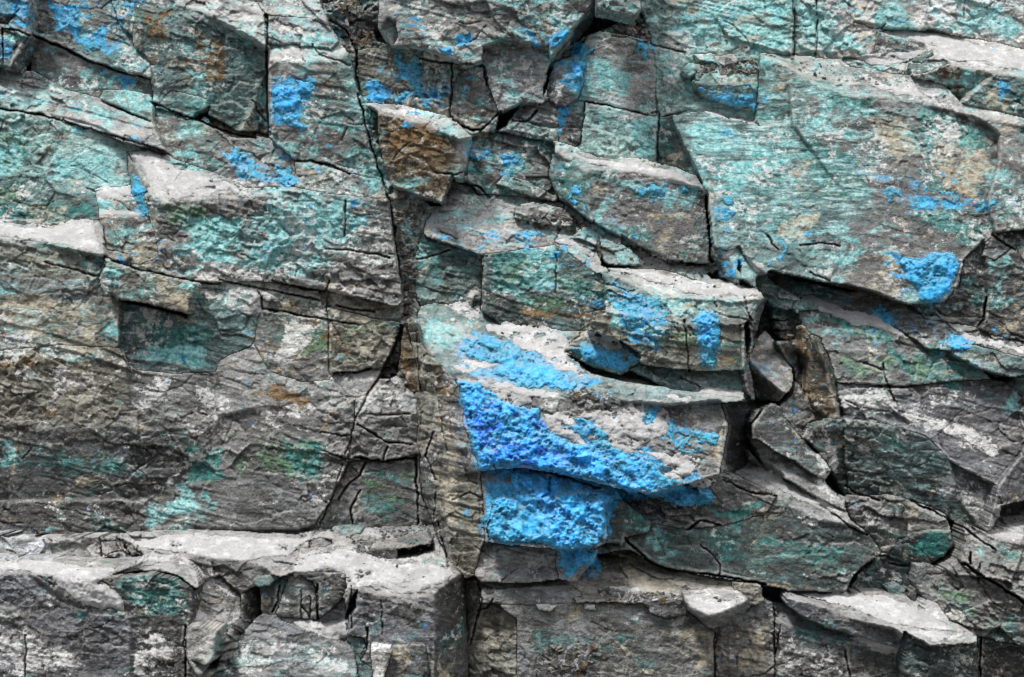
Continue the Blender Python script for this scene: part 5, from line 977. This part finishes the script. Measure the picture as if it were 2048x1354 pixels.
o = link_mesh('rock_face', co, qd, ROCK, dict(base=np.concatenate([bt, o1], 1), minA=np.tile([.05, .3, .08, .06], (BU.size, 1)), minB=np.tile([0, 0, .15, .3], (BU.size, 1)), minC=np.tile([.2, .2, 0, 0], (BU.size, 1))))
o['kind'] = 'structure'
# ---------------------------------------------------------------- powder lying on the ledges
Cfill = np.where(bad, cfb-.2, Cf); Csm = blur(Cfill, 2, 2); Clow = blur(Cfill, 5, 2)
rag = 13*fbm(U, V, 44, 6, .68, 50)
def patch(poly, pad=10):
    s = window(poly, pad); x, y = U[s]+WX[s], V[s]+WY[s]
    d = segdist(poly, x, y); return s, np.where(inside(poly, x, y), d, -d)
for lab, th, p in DU:
    p = P(p); s, d = patch(p); thin = th < .0405 or 'vivid' in lab
    hole = (fbm(U[s]*ca+V[s]*sa, (-U[s]*sa+V[s]*ca)*1.8, 46, 6, .7, 54)+(.24 if thin else .42))*34
    d = np.minimum(d+rag[s]*(1.25 if thin else .8), hole)
    cm = (d[:-1, :-1] > -1) & (d[1:, 1:] > -1) & (d[1:, :-1] > -1) & (d[:-1, 1:] > -1)
    pc, sz_, _l = pieces(np.where(cm, 0, -1)); bigp = max(sz_, key=sz_.get); cm = pc == bigp
    prof = np.sqrt(np.clip(d/12, 0, 1)); lump = .7+.6*fbm(U[s], V[s], 46, 3, .5, 51)+.2*fbm(U[s], V[s], 14, 3, .5, 52)
    if thin: D = .15*Clow[s]+.35*Csm[s]+.5*Cfill[s]+(.4*th*lump+.006)*prof-.004
    else: D = .35*Clow[s]+.4*Csm[s]+.25*Cfill[s]+(.6*th*lump+.010)*prof-.008
    D = D+.0016*fbm(U[s], V[s], 5, 2, .5, 53)+.010*fbm(U[s], V[s], 60, 4, .6, 56)*prof
    co, qd, vmask, rim = sheet(cm, D, s, .12)
    o = link_mesh('powder_patch', co, qd, POW, {}); o['label'] = lab; o['category'] = 'powder patch'; o['group'] = 'pale powder lying on the ledges'
# ---------------------------------------------------------------- raised mineral crusts, parts of the blocks they grow on
rag2 = 22*fbm(U, V, 50, 6, .72, 55); bil2 = 1-np.abs(fbm(U, V, 60, 3, .5, 63))*2
cz = fbm(U, V, 40, 6, .74, 60); bil = np.abs(fbm(U, V, 22, 4, .6, 61)); fin = fbm(U, V, 8, 3, .6, 62)
for own, lab, kind, th, cov, p in CRU:
    ow = [o for l, o in ROCKS.items() if l.startswith(own)]
    if not ow: print('NO OWNER', own); continue
    p = P(p); s, d = patch(p); z = cz[s]*1.9
    f = np.minimum((z-((1-cov)*1.7-.85))*12, d+rag2[s]+3)
    cm = (f[:-1, :-1] > 0) & (f[1:, 1:] > 0) & (f[1:, :-1] > 0) & (f[:-1, 1:] > 0)
    D = .35*Csm[s]+.65*Cfill[s]+(th*(.3+1.2*bil2[s]+.5*bil[s])+.007*fin[s])*smooth(f/18+.15)-.004*(f < 4)
    pc, sz_, _l = pieces(np.where(cm, 0, -1))
    for f_ in [a for a in sorted(sz_, key=sz_.get, reverse=True)[:14] if sz_[a] >= 14]:
        jj_, ii_ = np.where(pc == f_); ss = (slice(s[0].start+jj_.min(), s[0].start+jj_.max()+2), slice(s[1].start+ii_.min(), s[1].start+ii_.max()+2))
        lm = (pc == f_)[jj_.min():jj_.max()+1, ii_.min():ii_.max()+1]; DD = D[jj_.min():jj_.max()+2, ii_.min():ii_.max()+2]
        co, qd, vmask, rim = sheet(lm, DD, ss, .1)
        dd = MW['deep'][ss]; rf = smooth(np.minimum(f/22, 1))[jj_.min():jj_.max()+2, ii_.min():ii_.max()+2]; vv_ = np.stack([dd[vmask]*.85, np.full(vmask.sum(), {'deep': .0, 'blue': .6, 'sky': .1}[kind]), rf[vmask], vmask[vmask]*1.], -1); vv_ = np.concatenate([vv_, vv_[rim]])
        o = link_mesh('mineral_crust', co, qd, CRUST, {'tone': vv_}, parent=ow[0]); o['label'] = lab
# ---------------------------------------------------------------- nests of crumbled chips
def crumbs(poly, cnt, smin, smax, seed, bl=.0):
    r = np.random.RandomState(seed); p = P(poly); lo, hi = p.min(0), p.max(0); co = []; qs = []; cb = []; got = 0
    cube = np.array([[-1, -1, -1], [1, -1, -1], [1, 1, -1], [-1, 1, -1], [-1, -1, 1], [1, -1, 1], [1, 1, 1], [-1, 1, 1]], float)
    fq = np.array([[0, 3, 2, 1], [4, 5, 6, 7], [0, 1, 5, 4], [1, 2, 6, 5], [2, 3, 7, 6], [3, 0, 4, 7]])
    while got < cnt:
        q = lo+r.rand(2)*(hi-lo)
        if not inside(p, q[:1], q[1:])[0]: continue
        i = int((q[0]-us[0])/ST_); j = int((q[1]-vs[0])/ST_); c = to_world(q[0], q[1], Csm[j, i]+.005)
        sz = (smin+(smax-smin)*r.rand()**2.5)/PXM/2; k = cube*(1, .8, .55)+(r.rand(8, 3)-.5)*.9
        a, b2 = r.rand(2)*6.28; Rz = np.array([[math.cos(a), 0, math.sin(a)], [0, 1, 0], [-math.sin(a), 0, math.cos(a)]]); Rx = np.array([[1, 0, 0], [0, math.cos(b2), -math.sin(b2)], [0, math.sin(b2), math.cos(b2)]])
        qs.append(fq+8*got); co.append(c+(k*sz)@(Rz@Rx).T); t = np.array(TONE[['g', 'd', 'l', 'o', 'b', 'g'][r.randint(6)]]); cb.append(np.tile([*t, 1], (8, 1))); got += 1
    cb = np.concatenate(cb); z4 = np.tile([.25*bl+.02, .2, .1, .12], (len(cb), 1))
    o = link_mesh('rock_crumbs', np.concatenate(co), np.concatenate(qs), ROCK, dict(base=cb, minA=z4, minB=z4*0, minC=z4*0), flat=True); o['kind'] = 'stuff'; return o
for q in [("1065,1345 1080,1310 1100,1290 1130,1300 1190,1290 1180,1330 1165,1354 1100,1360", 420, 3, 15, 1, .2), ("1195,1178 1260,1186 1330,1188 1370,1192 1360,1204 1290,1204 1210,1200", 260, 3, 12, 2, 0),
          ("1135,785 1165,775 1200,778 1240,800 1235,815 1190,812 1150,800", 130, 4, 14, 3, .8), ("1425,1192 1480,1192 1485,1202 1440,1206", 60, 2, 9, 4, 0), ("705,1085 745,1082 735,1106 712,1108", 80, 4, 12, 5, 0),
          ("742,1060 850,1052 858,1066 760,1078", 90, 2, 8, 6, 0), ("1040,428 1140,430 1190,455 1160,462 1050,450", 160, 3, 14, 7, .5), ("1260,50 1300,50 1300,82 1270,76", 70, 4, 14, 8, .3), ("790,420 850,410 830,560 835,640 800,650 812,580", 260, 4, 15, 9, .2),
          ("1460,120 1510,125 1515,145 1400,150 1390,135", 90, 4, 14, 10, .2), ("240,1075 600,1076 860,1060 900,1140 700,1120 400,1112", 170, 2, 7, 12, 0), ("0,1125 200,1130 250,1200 200,1210 90,1150 0,1140", 50, 2, 6, 13, 0), ("600,1120 900,1135 880,1170 700,1165", 110, 2, 8, 14, 0), ("270,310 460,355 430,390 320,400", 45, 2, 7, 15, .2),
          ("1600,1190 1760,1188 1900,1255 1780,1240", 60, 2, 7, 16, 0), ("1220,540 1500,572 1440,600 1300,565", 60, 2, 8, 17, .3), ("0,450 190,448 200,500 60,480", 50, 2, 6, 18, 0), ("1100,830 1330,830 1330,880 1180,885", 80, 3, 9, 19, .9), ("930,650 1150,680 1180,760 1050,720", 70, 2, 8, 20, .9),
          ("1560,110 1900,180 1900,200 1600,150", 60, 2, 8, 21, .1), ("1240,480 1450,530 1400,555 1250,520", 120, 3, 10, 22, .2), ("1540,640 1600,640 1660,720 1600,700", 70, 4, 15, 23, 0), ("650,-20 720,0 745,90 715,120 700,60", 140, 4, 16, 11, 0)]: crumbs(*q)

# ---------------------------------------------------------------- unseen quarry floor and facing bench, added so light falls from above
def plain(name, pts, mat):
    me = bpy.data.meshes.new(name); me.from_pydata(pts, [], [tuple(range(len(pts)))]); o = bpy.data.objects.new(name, me); scene.collection.objects.link(o); me.materials.append(mat); o['kind'] = 'structure'; return o
QN = NT('quarry gravel'); QP = QN.n('ShaderNodeNewGeometry').outputs['Position']; QN.l(QN.mix(QN.mr(QN.noise(QP, 3, 8, .7), .35, .65), (.06, .06, .058), (.16, .155, .145)), QN.bsdf.inputs['Base Color'])
plain('ground', [(-150, -60, -5.4), (150, -60, -5.4), (150, 3, -5.4), (-150, 3, -5.4)], QN.m)
plain('sky_blocker', [(-150, -38, -5.4), (-150, -50, 14), (150, -50, 14), (150, -38, -5.4)], QN.m)  # bench behind the camera, added to block low sky and darken undersides
